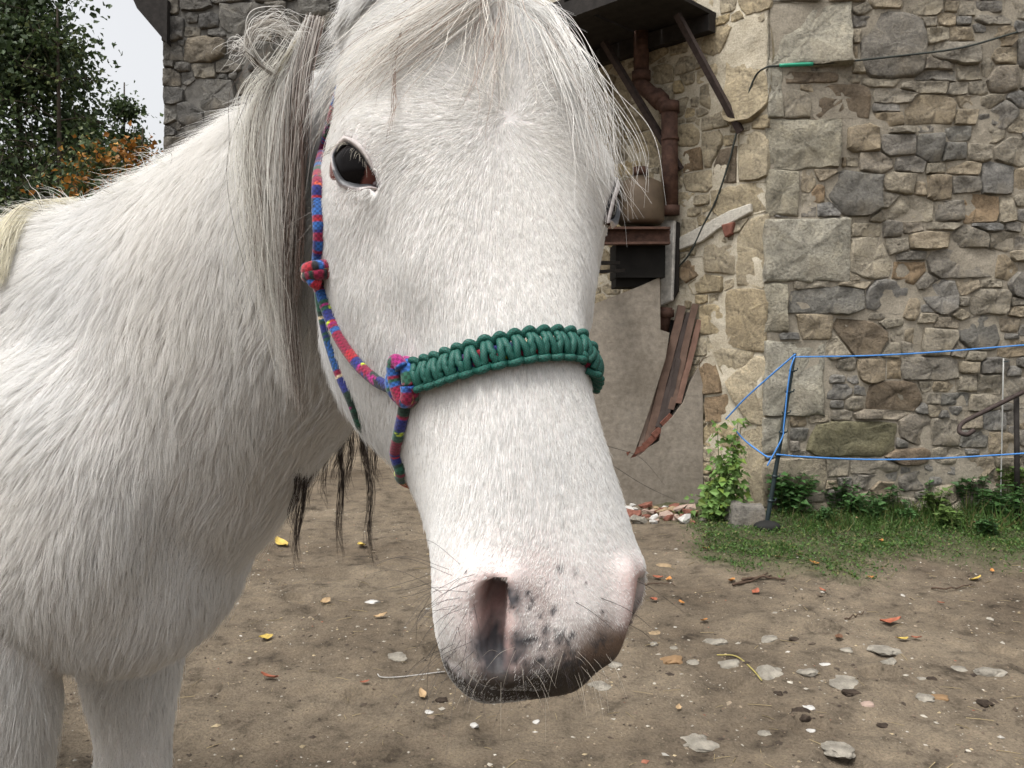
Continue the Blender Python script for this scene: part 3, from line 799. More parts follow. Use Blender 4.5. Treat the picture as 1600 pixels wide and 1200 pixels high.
stones = [((1050, 1032), 40, 24, 'brown', 'angular brown stone lying on the earth nearest the horse muzzle'), ((1200, 1052), 52, 24, 'grey', 'flat pale grey stone in the middle of the stony row'), ((1117, 1003), 40, 14, 'grey', 'pale flat stone at the near left of the stony row'), ((1202, 998), 38, 12, 'grey', 'pale flat stone beside the brown leaf'), ((1138, 1037), 38, 18, 'grey', 'pale stone under the thin yellow stalk'),
          ((1083, 1036), 30, 14, 'grey', 'grey stone just right of the angular brown stone'), ((1262, 1050), 36, 16, 'grey', 'small grey stone right of the middle flat stone'), ((1325, 1068), 72, 20, 'grey', 'long pale stone half sunk beside dark dirt'), ((1388, 1036), 32, 22, 'grey', 'roundish grey stone below the longest far stone'), ((1380, 1015), 62, 14, 'grey', 'long far grey stone at the right of the stony row'),
          ((1547, 1050), 60, 22, 'grey', 'large sunken stone at the right edge of the yard'), ((1445, 1090), 36, 14, 'grey', 'pale stone lying beside the dark earth patch'), ((1357, 1100), 24, 12, 'pink', 'small rounded pinkish stone below the long pale stone'), ((1267, 1142), 17, 10, 'white', 'tiny round whitish pebble near the front clod'), ((1263, 1106), 22, 8, 'white', 'bright white chip on top of the dark clod'),
          ((1037, 884), 34, 15, 'buff', 'buff stone at the edge of the turf beside the muzzle'), ((938, 1073), 44, 11, 'grey', 'flat grey stone under the horse chin'), ((960, 1038), 28, 10, 'grey', 'small grey stone behind the horse chin'), ((1020, 1006), 18, 9, 'grey', 'small pale stone above the angular brown stone'), ((1054, 1013), 16, 9, 'grey', 'tiny pale stone between the brown stone and the muzzle'),
          ((1322, 1015), 26, 9, 'grey', 'small flat stone behind the roundish grey stone'), ((1288, 1038), 16, 6, 'white', 'small bluish white chip beside the long pale stone'), ((620, 1027), 38, 16, 'grey', 'pale half buried stone behind the horse whiskers'), ((582, 940), 24, 7, 'white', 'thin whitish stone chip on earth under the neck'), ((1470, 1090), 30, 12, 'brown', 'brownish stone at the right near the dark earth'),
          ((1025, 990), 28, 9, 'buff', 'buff flake on the earth right of the muzzle'), ((740, 1133), 16, 9, 'white', 'pale pebble in the foreground under the chin'), ((838, 1128), 14, 9, 'white', 'white pebble directly below the horse chin'), ((670, 1113), 16, 8, 'white', 'small white chip in the foreground under the whiskers'), ((1440, 1060), 20, 8, 'grey', 'little grey stone above the dark earth patch'),
          ((1090, 1160), 70, 14, 'grey', 'broad worn stone slab flush with the foreground earth'), ((1310, 1170), 60, 18, 'grey', 'sunken grey stone at the very front of the yard'), ((1195, 1147), 30, 12, 'grey', 'dull grey stone in the front earth below the clod'), ((1500, 1045), 30, 12, 'grey', 'small grey stone beside the large sunken stone'), ((1212, 958), 16, 8, 'grey', 'bluish pebble on the smooth earth near the turf')]
for i, (q, w, h, m, lb) in enumerate(stones):
    p = on_ground(*q); k = p[1] / F_PX
    w *= .84; h *= .84; V, F = pebble_geo(w * k / 2, w * k * random.uniform(.35, .5), h * k * .42, i + 3, 3 if w > 30 else 2)
    o = mesh_obj('ground_stone', V, F, STM[m]); o.location = p + np.array([0, 0, -h * k * .10]); o.rotation_euler = (random.uniform(-.1, .1), random.uniform(-.1, .1), random.uniform(-.5, .5))
    smooth_by_angle(o.data, 45)
    tag(o, lb, 'stone', 'loose stones on the yard')
clods = [((1252, 1117), 44, 20, 'dark lumpy clod of dirt under the white chip'), ((1330, 1083), 44, 10, 'dark crumbly clod behind the long pale stone'), ((1215, 1085), 22, 10, 'small dark clod left of the lumpy clod'), ((1240, 1000), 20, 9, 'dark clod on the earth above the stony row'), ((690, 1095), 26, 9, 'dark crumb of earth right below the whiskers'), ((1455, 1062), 24, 12, 'dark clod at the right beside a small stone'), ((1380, 1135), 26, 10, 'dark clod near the front right earth'), ((1540, 1100), 36, 14, 'dark clod at the right edge of the earth')]
for i, (q, w, h, lb) in enumerate(clods):
    p = on_ground(*q); k = p[1] / F_PX
    w *= .72; V, F = pebble_geo(w * k / 2, w * k * .4, h * k * .36, i + 60, 3, .4)
    o = mesh_obj('dirt_clod', V, F, STM['clod']); o.location = p; tag(o, lb, 'clod', 'dark clods on the yard')
# brick rubble at the foot of the wing wall
g = np.random.default_rng(12)
rub = []
for i in range(46):
    q = (g.uniform(960, 1110), g.uniform(795, 818)); p = on_ground(*q); s_ = g.uniform(.012, .038)
    if i < 2: s_ = .045
    mats_ = [M_BRICK, M_BRICK, STM['grey'], STM['buff'], STM['pink'], STM['white']]
    V, F = pebble_geo(s_ * 1.5, s_ * g.uniform(.7, 1.1), s_ * g.uniform(.5, .9), i + 120, 1, .35)
    o = mesh_obj('brick_fragment', V, F, mats_[g.integers(0, 6)], None, False); o.location = p + np.array([0, 0, s_ * .35 + (.02 if g.random() < .3 else 0)]); o.rotation_euler = tuple(g.uniform(-.5, .5, 3))
    mn_ = ['red brick', 'broken brick', 'grey mortar', 'buff mortar', 'pinkish plaster', 'white plaster'][mats_.index(o.data.materials[0]) if o.data.materials[0] is not M_BRICK else int(s_ > .024)]
    sz_ = 'tiny' if s_ < .018 else 'small' if s_ < .026 else 'larger'
    wh_ = 'left end' if q[0] < 1010 else 'middle' if q[0] < 1060 else 'right end'
    fb_ = 'back' if q[1] < 803 else 'front' if q[1] > 811 else 'centre'
    tag(o, f'{sz_} {mn_} fragment at the {fb_} of the rubble heap, {wh_}', 'rubble', 'rubble at the foot of the wing wall')
# gravel and crumbs that nobody could count
def scatter_mesh(name, n, area, size, mats_w, dens=None, seed=1, flat=.6):
    g = np.random.default_rng(seed); base = np.array([[1, 0, 0], [-1, 0, 0], [0, 1, 0], [0, -1, 0], [0, 0, 1], [0, 0, -1.]])
    bf = np.array([[0, 2, 4], [2, 1, 4], [1, 3, 4], [3, 0, 4], [2, 0, 5], [1, 2, 5], [3, 1, 5], [0, 3, 5]])
    yy = area[2] + (area[3] - area[2]) * g.random(n) ** 1.5; xx = area[0] + (area[1] - area[0]) * g.random(n)
    if dens is not None:
        k = g.random(n) < dens(xx, yy); xx, yy = xx[k], yy[k]; n = len(xx)
    sz = size[0] * (size[1] / size[0]) ** (g.random(n) ** 2.2)
    V = base[None] * (.6 + .8 * g.random((n, 6, 1))) * sz[:, None, None] * np.stack([1 + .6 * g.random(n), .8 + .4 * g.random(n), flat * (.6 + .6 * g.random(n))], 1)[:, None]
    a = g.random(n) * 6.28; ca, sa = np.cos(a)[:, None], np.sin(a)[:, None]
    Vx, Vy = V[..., 0] * ca - V[..., 1] * sa, V[..., 0] * sa + V[..., 1] * ca
    V = np.stack([Vx + xx[:, None], Vy + yy[:, None], V[..., 2] + gz(xx, yy)[:, None]], -1).reshape(-1, 3)
    F = (bf[None] + 6 * np.arange(n)[:, None, None]).reshape(-1, 3)
    o = fast_mesh(name, V, F, attr_mat(name + '_mix', 'col', .9, .2, .2, 80, .2), None, False)
    pal = np.array([c for c, _ in mats_w]); w = np.array([w for _, w in mats_w]); ci = g.choice(len(pal), n, p=w / w.sum())
    vcol(o.data, np.repeat(pal[ci] * (.75 + .5 * g.random((n, 1))), 6, 0)); o['kind'] = 'stuff'
    return o
pal = [((.30, .275, .23), 2), ((.20, .16, .115), 3), ((.12, .09, .065), 3), ((.36, .34, .30), .5), ((.20, .085, .055), .25), ((.045, .034, .026), 3.0), ((.30, .24, .15), .8)]
gravel = scatter_mesh('gravel', 34000, (-1.6, 3.3, 1.7, 5.2), (.0014, .0065), pal, lambda x, y: (.25 + .75 * sstep(vfbm(np.stack([x, y, 0 * x], 1), 2.2, 3, 40) + .4)) * (1 - .7 * grass_w(x, y)), 5)
clumps = scatter_mesh('dirt', 1500, (-1.6, 3.3, 1.75, 5.0), (.004, .013), [((.06, .046, .034), 3), ((.09, .07, .05), 2)], lambda x, y: sstep(vfbm(np.stack([x, y, 0 * x], 1), 1.7, 3, 44) * 1.6 + .1) * (1 - .8 * grass_w(x, y)), 15, .6)
chips = scatter_mesh('crumbs', 380, (-1.6, 3.2, 1.8, 5.6), (.005, .013), pal, lambda x, y: 1 - .6 * grass_w(x, y), 8, .45)

# fallen leaves, each one separate
def leaf_geo(L, wd, curl, seed, n=7):
    V = []; F = []; g = np.random.default_rng(seed)
    for i in range(n):
        u = i / (n - 1); w = wd * math.sin(math.pi * min(max(u, .02), .98)) ** .75 * (1 - .25 * u)
        z = curl * (u - .5) ** 2 * 4 + g.normal(0, .03) * L * .3
        for j, s_ in enumerate((-1, 0, 1)): V.append(((u - .5) * L, s_ * w * (1 + .15 * g.normal()), z + abs(s_) * curl * .8))
    for i in range(n - 1):
        for j in range(2): a = i * 3 + j; F.append((a, a + 3, a + 4, a + 1))
    return np.array(V), F
LM = {k: flat_mat(k + '_leaf', c, .6, .3, .35, 60, .2) for k, c in dict(orange=(.36, .16, .045), yellow=(.40, .29, .07), brown=(.11, .055, .03), red=(.24, .075, .04), tan=(.30, .205, .11)).items()}
leaves = [((1143, 910), 18, 'orange', 'orange leaf on bare earth left of the twig pile'), ((1310, 1000), 20, 'brown', 'dark curled brown leaf behind the stony row'), ((1100, 973), 16, 'orange', 'orange leaf on earth between muzzle and stones'), ((1392, 975), 30, 'red', 'reddish orange leaf on the gravelly earth'), ((1410, 1002), 18, 'yellow', 'yellow leaf right of the brown curled leaf'), ((1432, 1000), 14, 'red', 'red leaf beside the yellow leaf on the gravel'),
          ((1248, 870), 13, 'tan', 'tan leaf at the near edge of the turf'), ((1272, 882), 14, 'orange', 'orange leaf at the turf edge beside the tan leaf'), ((1028, 905), 15, 'red', 'small red leaf beside the muzzle'), ((1045, 908), 14, 'orange', 'orange leaf touching the small red leaf'), ((1285, 925), 12, 'red', 'small red flake beyond the twig pile'), ((1325, 768), 14, 'yellow', 'bright yellow leaf in the weeds by the wall'),
          ((1252, 791), 17, 'orange', 'orange leaf on the nettles beside the fence post'), ((1545, 770), 16, 'red', 'rusty leaf in the weeds at the far right'), ((1553, 810), 14, 'orange', 'orange leaf low in the weeds at the far right'), ((1378, 848), 14, 'orange', 'orange leaf lying out on the turf'), ((1103, 860), 15, 'orange', 'orange leaf at the left end of the turf'), ((1215, 873), 12, 'tan', 'pale tan leaf on the turf edge'),
          ((1535, 828), 22, 'brown', 'brown leaf on turf at the far right'), ((1525, 908), 20, 'yellow', 'yellow leaf on earth at the far right'), ((420, 1062), 28, 'red', 'reddish leaf on earth beneath the horse neck'), ((570, 1070), 14, 'red', 'small red leaf between leg and whiskers'), ((595, 966), 20, 'tan', 'tan leaf on earth behind the whiskers'), ((565, 855), 24, 'yellow', 'pale yellow leaf under the hanging mane'), ((440, 852), 30, 'yellow', 'yellow straw coloured leaf beside the chest'),
          ((415, 1000), 22, 'yellow', 'yellow leaf on earth right of the chest'), ((508, 943), 20, 'tan', 'tan leaf on earth left of the whiskers'), ((660, 1090), 24, 'tan', 'tan leaf lying below the whiskers'), ((885, 1072), 12, 'red', 'small red flake close under the chin'), ((1020, 940), 18, 'red', 'faded red leaf right of the muzzle on earth'), ((1060, 1110), 14, 'tan', 'tan flake on the front earth'), ((1360, 905), 12, 'orange', 'small orange leaf past the twig pile'), ((1180, 928), 18, 'red', 'faded red leaf by the twig pile'), ((1065, 945), 14, 'orange', 'orange flake near the muzzle whiskers'), ((1550, 895), 12, 'orange', 'orange leaf at the right turf edge'), ((1470, 945), 10, 'red', 'tiny red leaf on gravel at the right'), ((1455, 790), 13, 'yellow', 'yellow leaf among the middle weeds'), ((1492, 800), 12, 'orange', 'orange leaf among the right weeds'), ((1340, 820), 11, 'tan', 'pale leaf on the turf below the yellow leaf')]
for i, (q, w, m, lb) in enumerate(leaves):
    p = on_ground(*q); k = p[1] / F_PX
    V, F = leaf_geo(w * k * 1.1, w * k * .34, w * k * .12, i)
    o = mesh_obj('fallen_leaf', V, F, LM[m]); o.location = p + np.array([0, 0, .008 + (.02 + .03 * random.random() if q[1] < 830 and q[0] > 1100 else 0)])
    o.rotation_euler = (random.uniform(-.35, .35), random.uniform(-.25, .25), random.uniform(0, 6.28))
    tag(o, lb, 'leaf', 'fallen autumn leaves')
# twigs
M_TWIG = flat_mat('twig_bark', (.075, .05, .035), .9, .15, .4, 40, .5)
tw = [([(1145, 917), (1170, 911), (1205, 902)], .006, 'dark twig lying lowest in the small twig pile'), ([(1160, 910), (1190, 905), (1226, 907)], .007, 'dark twig lying across the small twig pile'), ([(1150, 913), (1180, 905), (1200, 898)], .004, 'thin twig at the back of the twig pile'), ([(1455, 920), (1490, 922), (1518, 915)], .004, 'bent twig on earth at the right'), ([(1320, 970), (1335, 965), (1350, 961)], .003, 'short twig on the gravelly earth'), ([(1000, 916), (1030, 914), (1055, 917)], .003, 'dark twig right beside the muzzle')]
for pts, r, lb in tw:
    P = np.array([on_ground(*q, r + .004) for q in pts]); c0 = P.mean(0); q = catmull(P - c0, 10); q[:, 2] += .004 * rng.normal(0, 1, 10)
    mb = MB(); mb.tube(q, r * np.linspace(1, .6, 10), 6); o = mb.obj('twig', M_TWIG); o.location = c0; tag(o, lb, 'twig', 'twigs on the yard')
P = np.array([on_ground(*q, .006) for q in [(1120, 1026), (1150, 1028), (1175, 1048), (1190, 1066)]]); c0 = P.mean(0)
mb = MB(); mb.tube(catmull(P - c0, 16), .0022, 5); o = mb.obj('grass_stalk', flat_mat('straw', (.32, .27, .09), .7, .2)); o.location = c0; tag(o, 'thin curved yellow stalk lying over a pale stone', 'stalk')
P = np.array([on_ground(*q, .006) for q in [(590, 1056), (597, 1061), (630, 1060), (695, 1052)]]); c0 = P.mean(0)
mb = MB(); mb.tube(catmull(P - c0, 16), .0018, 5); o = mb.obj('feather_stalk', STM['white']); o.location = c0; tag(o, 'thin white hooked stalk on earth behind the whiskers', 'stalk')
# straw and hay bits trodden into the earth
sm = MB(); g = np.random.default_rng(91)
for _ in range(420):
    sx_, sy_ = g.uniform(-1.3, 3.0), 1.8 + 3.0 * g.random() ** 1.4; a_ = g.random() * 6.28; L_ = g.uniform(.008, .035)
    p0 = np.array([sx_, sy_, gz(np.array([sx_]), np.array([sy_]))[0] + .003]); dv = np.array([math.cos(a_), math.sin(a_), g.normal(0, .06)]) * L_
    sm.tube([p0 - dv, p0 + [0, 0, .001], p0 + dv], g.uniform(.0006, .0013), 3, False)
o = sm.obj('straw_bits', flat_mat('old_straw', (.24, .19, .11), .85, .15, .4, 6, 0)); o['kind'] = 'stuff'
# granite block by the corner
blk = tag(empty('granite_block', on_ground(1163, 818)), 'squat mossy granite block at the foot of the house corner', 'stone block')
V, F = stone_geo(np.linspace(0, 2 * math.pi, 24, endpoint=False), np.array([.5 / max(abs(math.cos(t)) / .095, abs(math.sin(t)) / .10) * 2 for t in np.linspace(0, 2 * math.pi, 24, endpoint=False)]) * 1.0, .11, .03, 5, .016, .6)
o = mesh_obj('block', V, F, M_FRONT, blk); smooth_by_angle(o.data, 40)
# ------------------------------------------------------------------ turf, weeds, climber, fence, trees
def leafmat(name, cols, rough=.55, trans=.25):
    m, nt, b = newmat(name, rough, .3)
    a = N(nt, 'ShaderNodeAttribute', attribute_name='col')
    nt.links.new(a.outputs['Color'], b.inputs['Base Color'])
    out = nt.nodes['Material Output']
    tr = nt.nodes.new('ShaderNodeBsdfTranslucent'); nt.links.new(a.outputs['Color'], tr.inputs['Color'])
    mx = nt.nodes.new('ShaderNodeMixShader'); mx.inputs[0].default_value = trans
    nt.links.new(b.outputs[0], mx.inputs[1]); nt.links.new(tr.outputs[0], mx.inputs[2]); nt.links.new(mx.outputs[0], out.inputs['Surface'])
    return m
M_LEAF = leafmat('leaf_green', None)
def leaf_cloud(name, C, D, U, L, Wd, col, parent=None, mat=None, fold=.25):
    """pointed leaves of six faces' worth of outline: base, two shoulders, tip, with a folded midrib"""
    n = len(C); D = nrm(D); S = nrm(np.cross(D, U)); Nn_ = np.cross(S, D)
    L = np.broadcast_to(L, n)[:, None]; Wd = np.broadcast_to(Wd, n)[:, None]
    a = C; m1 = C + D * L * .45 - Nn_ * L * .05; tip = C + D * L - Nn_ * L * .14
    l1 = C + D * L * .35 + S * Wd + Nn_ * Wd * fold; r1 = C + D * L * .35 - S * Wd + Nn_ * Wd * fold
    V = np.stack([a, l1, tip, r1, m1], 1).reshape(-1, 3)
    f = np.array([[0, 4, 1], [1, 4, 2], [0, 3, 4], [3, 2, 4]])
    F = (f[None] + 5 * np.arange(n)[:, None, None]).reshape(-1, 3)
    o = fast_mesh(name, V, F, mat or M_LEAF, parent, False)
    vcol(o.data, np.repeat(col, 5, 0))
    return o
g = np.random.default_rng(31)
# turf: low leaves and blades
n = 60000
xx = g.uniform(.55, 3.4, n); yy = g.uniform(3.2, 5.0, n)
k = g.random(n) < grass_w(xx, yy) ** 1.4 * (.35 + .65 * sstep(vfbm(np.stack([xx, yy, 0 * xx], 1), 4, 3, 90) + .55)); xx, yy = xx[k], yy[k]; n = len(xx)
C = np.stack([xx, yy, gz(xx, yy)], 1)
ph = g.random(n) * 6.28; el = g.uniform(.1, 1.2, n)
D = np.stack([np.cos(ph) * np.cos(el), np.sin(ph) * np.cos(el), np.sin(el)], 1)
U = nrm(g.normal(0, .5, (n, 3)) + [0, 0, 1.])
blade = g.random(n) < .45
L = np.where(blade, g.uniform(.018, .05, n), g.uniform(.008, .018, n)); Wd = np.where(blade, .0018, L * .38)
C[:, 2] += np.where(blade, 0, g.uniform(.003, .022, n))
pal_ = np.array([[.055, .11, .022], [.075, .14, .03], [.04, .085, .02], [.10, .13, .035], [.16, .15, .06]])
col = pal_[g.choice(5, n, p=[.3, .25, .25, .14, .06])] * g.uniform(.7, 1.3, (n, 1))
turf = leaf_cloud('turf', C, D, U, L, Wd, col); turf['kind'] = 'stuff'

# longer grass leaning out from the foot of the wall
n = 5200
xx = g.uniform(1.55, 3.3, n); yy = 4.96 - .75 * g.random(n) ** 1.6
k = g.random(n) < (.25 + .75 * sstep(vfbm(np.stack([xx, yy, 0 * xx], 1), 3, 3, 95) + .4)) * sstep((yy - 4.2) / .4) ; xx, yy = xx[k], yy[k]; n = len(xx)
C = np.stack([xx, yy, gz(xx, yy)], 1); ph = g.random(n) * 6.28; el = g.uniform(.5, 1.4, n)
D = np.stack([np.cos(ph) * np.cos(el), np.sin(ph) * np.cos(el) - .15, np.sin(el)], 1)
L = g.uniform(.05, .19, n) * (.6 + .4 * sstep((xx - 2) / .8))
col = pal_[g.choice(5, n, p=[.3, .2, .25, .1, .15])] * g.uniform(.6, 1.2, (n, 1))
long_grass = leaf_cloud('grass', C, D, nrm(g.normal(0, 1, (n, 3))), L, .0022, col); long_grass['kind'] = 'stuff'

M_STEM = flat_mat('weed_stem', (.07, .10, .03), .7, .2, .3, 30, 0)
def weed(p, h, ns, lf, label, colr, seed, tall=False, cat='weed', group='weeds at the foot of the house'):
    g = np.random.default_rng(seed)
    root = tag(empty('weed_plant', p), label, cat, group)
    mb = MB(); C = []; D = []; 
    for s_ in range(ns):
        a = g.random() * 6.28; lean = g.uniform(.1, .55); hh = h * g.uniform(.6, 1.1)
        base = np.array([g.normal(0, .03), g.normal(0, .03), -.01])
        top = base + np.array([math.cos(a) * lean * hh, math.sin(a) * lean * hh, hh])
        q = catmull(np.array([base, (base + top) / 2 + [0, 0, hh * .08], top]), 7); mb.tube(q, np.linspace(.003, .0015, 7), 4, False)
        nl = int(g.integers(7, 12) * (1.6 if tall else 1))
        for i in range(nl):
            u = .2 + .8 * i / nl; c = q[min(int(u * 6), 5)] * (1 - (u * 6) % 1) + q[min(int(u * 6) + 1, 6)] * ((u * 6) % 1)
            for sg in (0, math.pi):
                b_ = g.random() * .8 + i * 1.6 + sg; C.append(c); D.append([math.cos(b_), math.sin(b_), g.uniform(-.2, .5)])
    mb.obj('stem', M_STEM, root)
    C = np.array(C); D = np.array(D); n = len(C)
    L = lf * g.uniform(.6, 1.2, n)
    lcol = np.array(colr) * g.uniform(.65, 1.35, (n, 1)) * np.array([1, 1, 1.]) 
    leaf_cloud('leaves', C, D, nrm(g.normal(0, .3, (n, 3)) + [0, 0, 1.]), L, L * .36, lcol, root)
    return root
GR = [(.05, .115, .032), (.06, .125, .04), (.045, .10, .03), (.08, .13, .03)]
wl_ = [((1235, 802), .20, 9, .055, 'bushy nettle clump right beside the dark fence post'), ((1275, 797), .16, 7, .05, 'low nettle clump under the lower blue rope'), ((1310, 800), .17, 6, .045, 'green weed clump below the mossy wall stone'), ((1345, 792), .14, 6, .04, 'small weed clump between nettles and tall weeds'), ((1400, 775), .26, 8, .055, 'leafy weed clump against the wall mid way along'), ((1430, 790), .24, 8, .05, 'dense weed clump next to the tall dry stalks'),
       ((1470, 770), .34, 8, .045, 'tall green weed rising in front of the wall'), ((1510, 765), .42, 9, .045, 'tallest feathery weed near the white stake'), ((1545, 780), .34, 9, .05, 'weed clump around the foot of the white stake'), ((1585, 770), .40, 9, .05, 'weed clump at the right edge by the rusty hook'), ((1500, 800), .22, 7, .05, 'weed clump at the front of the right thicket'), ((1460, 812), .16, 6, .04, 'low weed at the near edge of the thicket'), ((1560, 815), .18, 7, .045, 'low weed at the right near edge'), ((1370, 812), .12, 5, .04, 'sparse little weed out on the turf')]
wl_ = [(q, h * 1.25, int(ns * 1.7), lf * 1.05, lb) for q, h, ns, lf, lb in wl_]
wl_ += [((1255, 795), .26, 12, .05, 'taller nettle clump behind the bushy one by the post'), ((1420, 772), .36, 12, .05, 'tall weed clump under the dry stalks'), ((1448, 800), .24, 11, .045, 'bushy weed in front of the dry stalks'), ((1490, 785), .34, 12, .05, 'bushy weed between the tall weed and the feathery weed'),
        ((1530, 800), .28, 12, .05, 'bushy weed just left of the white stake'), ((1580, 800), .30, 12, .05, 'bushy weed just right of the white stake'), ((1325, 806), .14, 10, .04, 'low weed clump under the yellow leaf'), ((1390, 800), .18, 11, .045, 'low bushy weed in the middle of the wall foot'), ((1290, 815), .10, 9, .035, 'creeping low weed in front of the nettles'), ((1480, 825), .12, 10, .04, 'creeping weed in front of the thicket'), ((1420, 818), .10, 9, .035, 'creeping weed on the turf mid way'), ((1540, 838), .12, 10, .04, 'creeping weed at the near right of the thicket')]
for i, (q, h, ns, lf, lb) in enumerate(wl_):
    p = on_ground(*q); weed(p, h, ns, lf, lb, GR[i % 4], 200 + i, h > .3)
# dry grass stalks
for i, (x0, y0, x1, y1) in enumerate([(1455, 790, 1452, 655), (1462, 790, 1455, 640), (1440, 800, 1420, 690), (1470, 795, 1488, 670), (1360, 800, 1385, 745), (1350, 790, 1372, 760), (1480, 800, 1500, 720)]):
    a = on_ground(x0, y0); b_ = W(x1, y1, a[1] - .02); mb = MB(); q = catmull(np.array([a, (a + b_) / 2 + [.008, 0, .01], b_]) - a, 8); mb.tube(q, np.linspace(.0022, .001, 8), 4)
    o = mb.obj('dry_stalk', flat_mat('dry_straw', (.30, .26, .15), .8, .2, .2, 20, 0) if i == 0 else bpy.data.materials['dry_straw']); o.location = a
    tag(o, ['tall dry stalk in front of the wall left of the weeds', 'tallest dry stalk in front of the wall', 'slanting dry stalk leaning left over the weeds', 'dry stalk leaning right over the weeds', 'short bent dry stalk beside the nettles', 'shortest dry stalk near the yellow leaf', 'dry stalk in front of the right thicket'][i], 'grass stalk', 'dry grass stalks')

# climber at the corner of the side wall
cl_base = on_ground(1125, 806)
climb = tag(empty('climbing_plant', cl_base), 'bright green leafy climber growing up the house corner', 'climbing plant')
mb = MB(); C = []; D = []; g = np.random.default_rng(77)
for i in range(22):
    x0, x1 = g.uniform(1095, 1165), g.uniform(1118, 1166); y1 = g.uniform(655, 780)
    if i > 14: x1 = g.uniform(1092, 1130); y1 = g.uniform(755, 795)
    d0 = g.uniform(4.72, 4.95)
    pts = [on_ground(x0, 806), W((x0 + x1) / 2 + g.normal(0, 6), (806 + y1) / 2, d0), W(x1, y1, d0)]
    q = catmull(np.array(pts), 9); mb.tube(q - cl_base, np.linspace(.004, .0016, 9), 4, False)
    for j in range(1, 9):
        for _ in range(5):
            c = q[j] + g.normal(0, .028, 3); C.append(c - cl_base); a_ = g.random() * 6.28; D.append([math.cos(a_), math.sin(a_) - .5, g.uniform(-.9, .2)])
mb.obj('stem', M_STEM, climb); C = np.array(C); D = np.array(D); n = len(C)
L = g.uniform(.028, .06, n)
leaf_cloud('leaves', C, D, nrm(g.normal(0, .4, (n, 3)) + [0, -.6, .7]), L, L * .40, np.array([.115, .20, .05]) * g.uniform(.6, 1.35, (n, 1)) * np.where(g.random((n, 1)) < .15, [1.3, 1.1, .8], [1, 1, 1]), climb)

# electric fence: dark post, white stake, blue ropes
M_POST = flat_mat('dark_green_plastic', (.012, .022, .024), .45, .4, .3, 20, 0)
M_BLUE = None
m, nt, b = newmat('blue_rope', .6, .3); M_BLUE = m
w_ = N(nt, 'ShaderNodeTexWave', Scale=60, Distortion=1.0); tc = nt.nodes.new('ShaderNodeTexCoord'); nt.links.new(tc.outputs['Object'], w_.inputs['Vector'])
r_ = ramp(nt, w_.outputs['Fac'], [(.3, (.04, .16, .42)), (.7, (.08, .25, .60))]); nt.links.new(r_.outputs[0], b.inputs['Base Color'])
pb = on_ground(1197, 826); D_P = pb[1]
ptop = W(1242, 552, D_P + .02)
post = tag(empty('fence_post', pb), 'dark plastic electric fence post leaning right on a black foot', 'fence post')
ax = ptop - pb
mb = MB(); mb.tube([ax * u for u in np.linspace(-.03, 1, 12)], np.linspace(.014, .010, 12), 8); mb.obj('shaft', M_POST, post)
for u in (.16, .30, .42, .55, .66, .78, .90):
    mb = MB(); c = ax * u; mb.tube([c - nrm(ax) * .006, c + nrm(ax) * .006], .018, 8); mb.tube([c, c + np.array([.022, -.016, .004]), c + np.array([.026, -.016, .018])], .004, 5); mb.obj('rope_hook', M_POST, post)
mb = MB(); V, F = ellipsoid((.0, -.02, .015), (.075, .06, .035), n=10); mb.add(V, F); mb.obj('foot', flat_mat('black_rubber', (.015, .015, .014), .8, .2), post)
pt = ptop
ropes = [('upper', [pt + np.array([.0, -.012, -.02]), W(1350, 556, D_P + .0), W(1450, 551, D_P + .02), W(1540, 544, D_P + .03), W(1640, 536, D_P + .05)], 'blue fence rope running right from the post top'),
         ('lower', [W(1213, 710, D_P - .012), W(1260, 714, D_P), W(1360, 718, D_P), W(1470, 716, D_P + .02), W(1640, 706, D_P + .05)], 'blue fence rope running right at knee height'),
         ('slant', [pt + np.array([0, -.012, -.004]), W(1205, 586, D_P + .1), W(1165, 622, D_P + .2), W(1134, 655, D_P + .30)], 'blue rope slanting from the post top down to the climber'),
         ('return', [W(1147, 670, D_P + .28), W(1166, 690, D_P + .2), W(1196, 712, D_P + .02), W(1205, 714, D_P - .012)], 'short blue rope from the climber to the leaning post')]
for nm, P, lb in ropes:
    P = np.array(P); mb = MB(); mb.tube(catmull(P - P[0], 40), .0048, 6); o = mb.obj('fence_rope', M_BLUE); o.location = P[0]; tag(o, lb, 'rope', 'blue fence ropes')
# rope wound down along the post
P = [pt + np.array([-.006, -.014, -.02])] + [pb + ax * u + np.array([-.008 - .008 * math.sin(u * 9), -.018, 0]) for u in np.linspace(.93, .52, 8)] + [W(1202, 722, D_P - .02), W(1199, 728, D_P - .02)]
P = np.array(P); mb = MB(); mb.tube(catmull(P - P[0], 40), .0042, 6); o = mb.obj('fence_rope', M_BLUE); o.location = P[0]; tag(o, 'blue rope hanging down along the leaning post', 'rope', 'blue fence ropes')
sb = on_ground(1563, 806); st = W(1568, 560, sb[1]); stake = tag(empty('white_stake', sb), 'thin white plastic fence stake at the right edge', 'fence post')
mb = MB(); mb.tube([(st - sb) * u for u in np.linspace(-.03, 1, 6)], .004, 6); mb.obj('shaft', flat_mat('white_plastic', (.34, .34, .32), .5, .3, .1, 20, 0), stake)
mb = MB(); mb.tube([(st - sb) * .98, (st - sb) * .98 + np.array([.02, -.015, 0])], .004, 5); mb.obj('rope_hook', M_POST, stake)
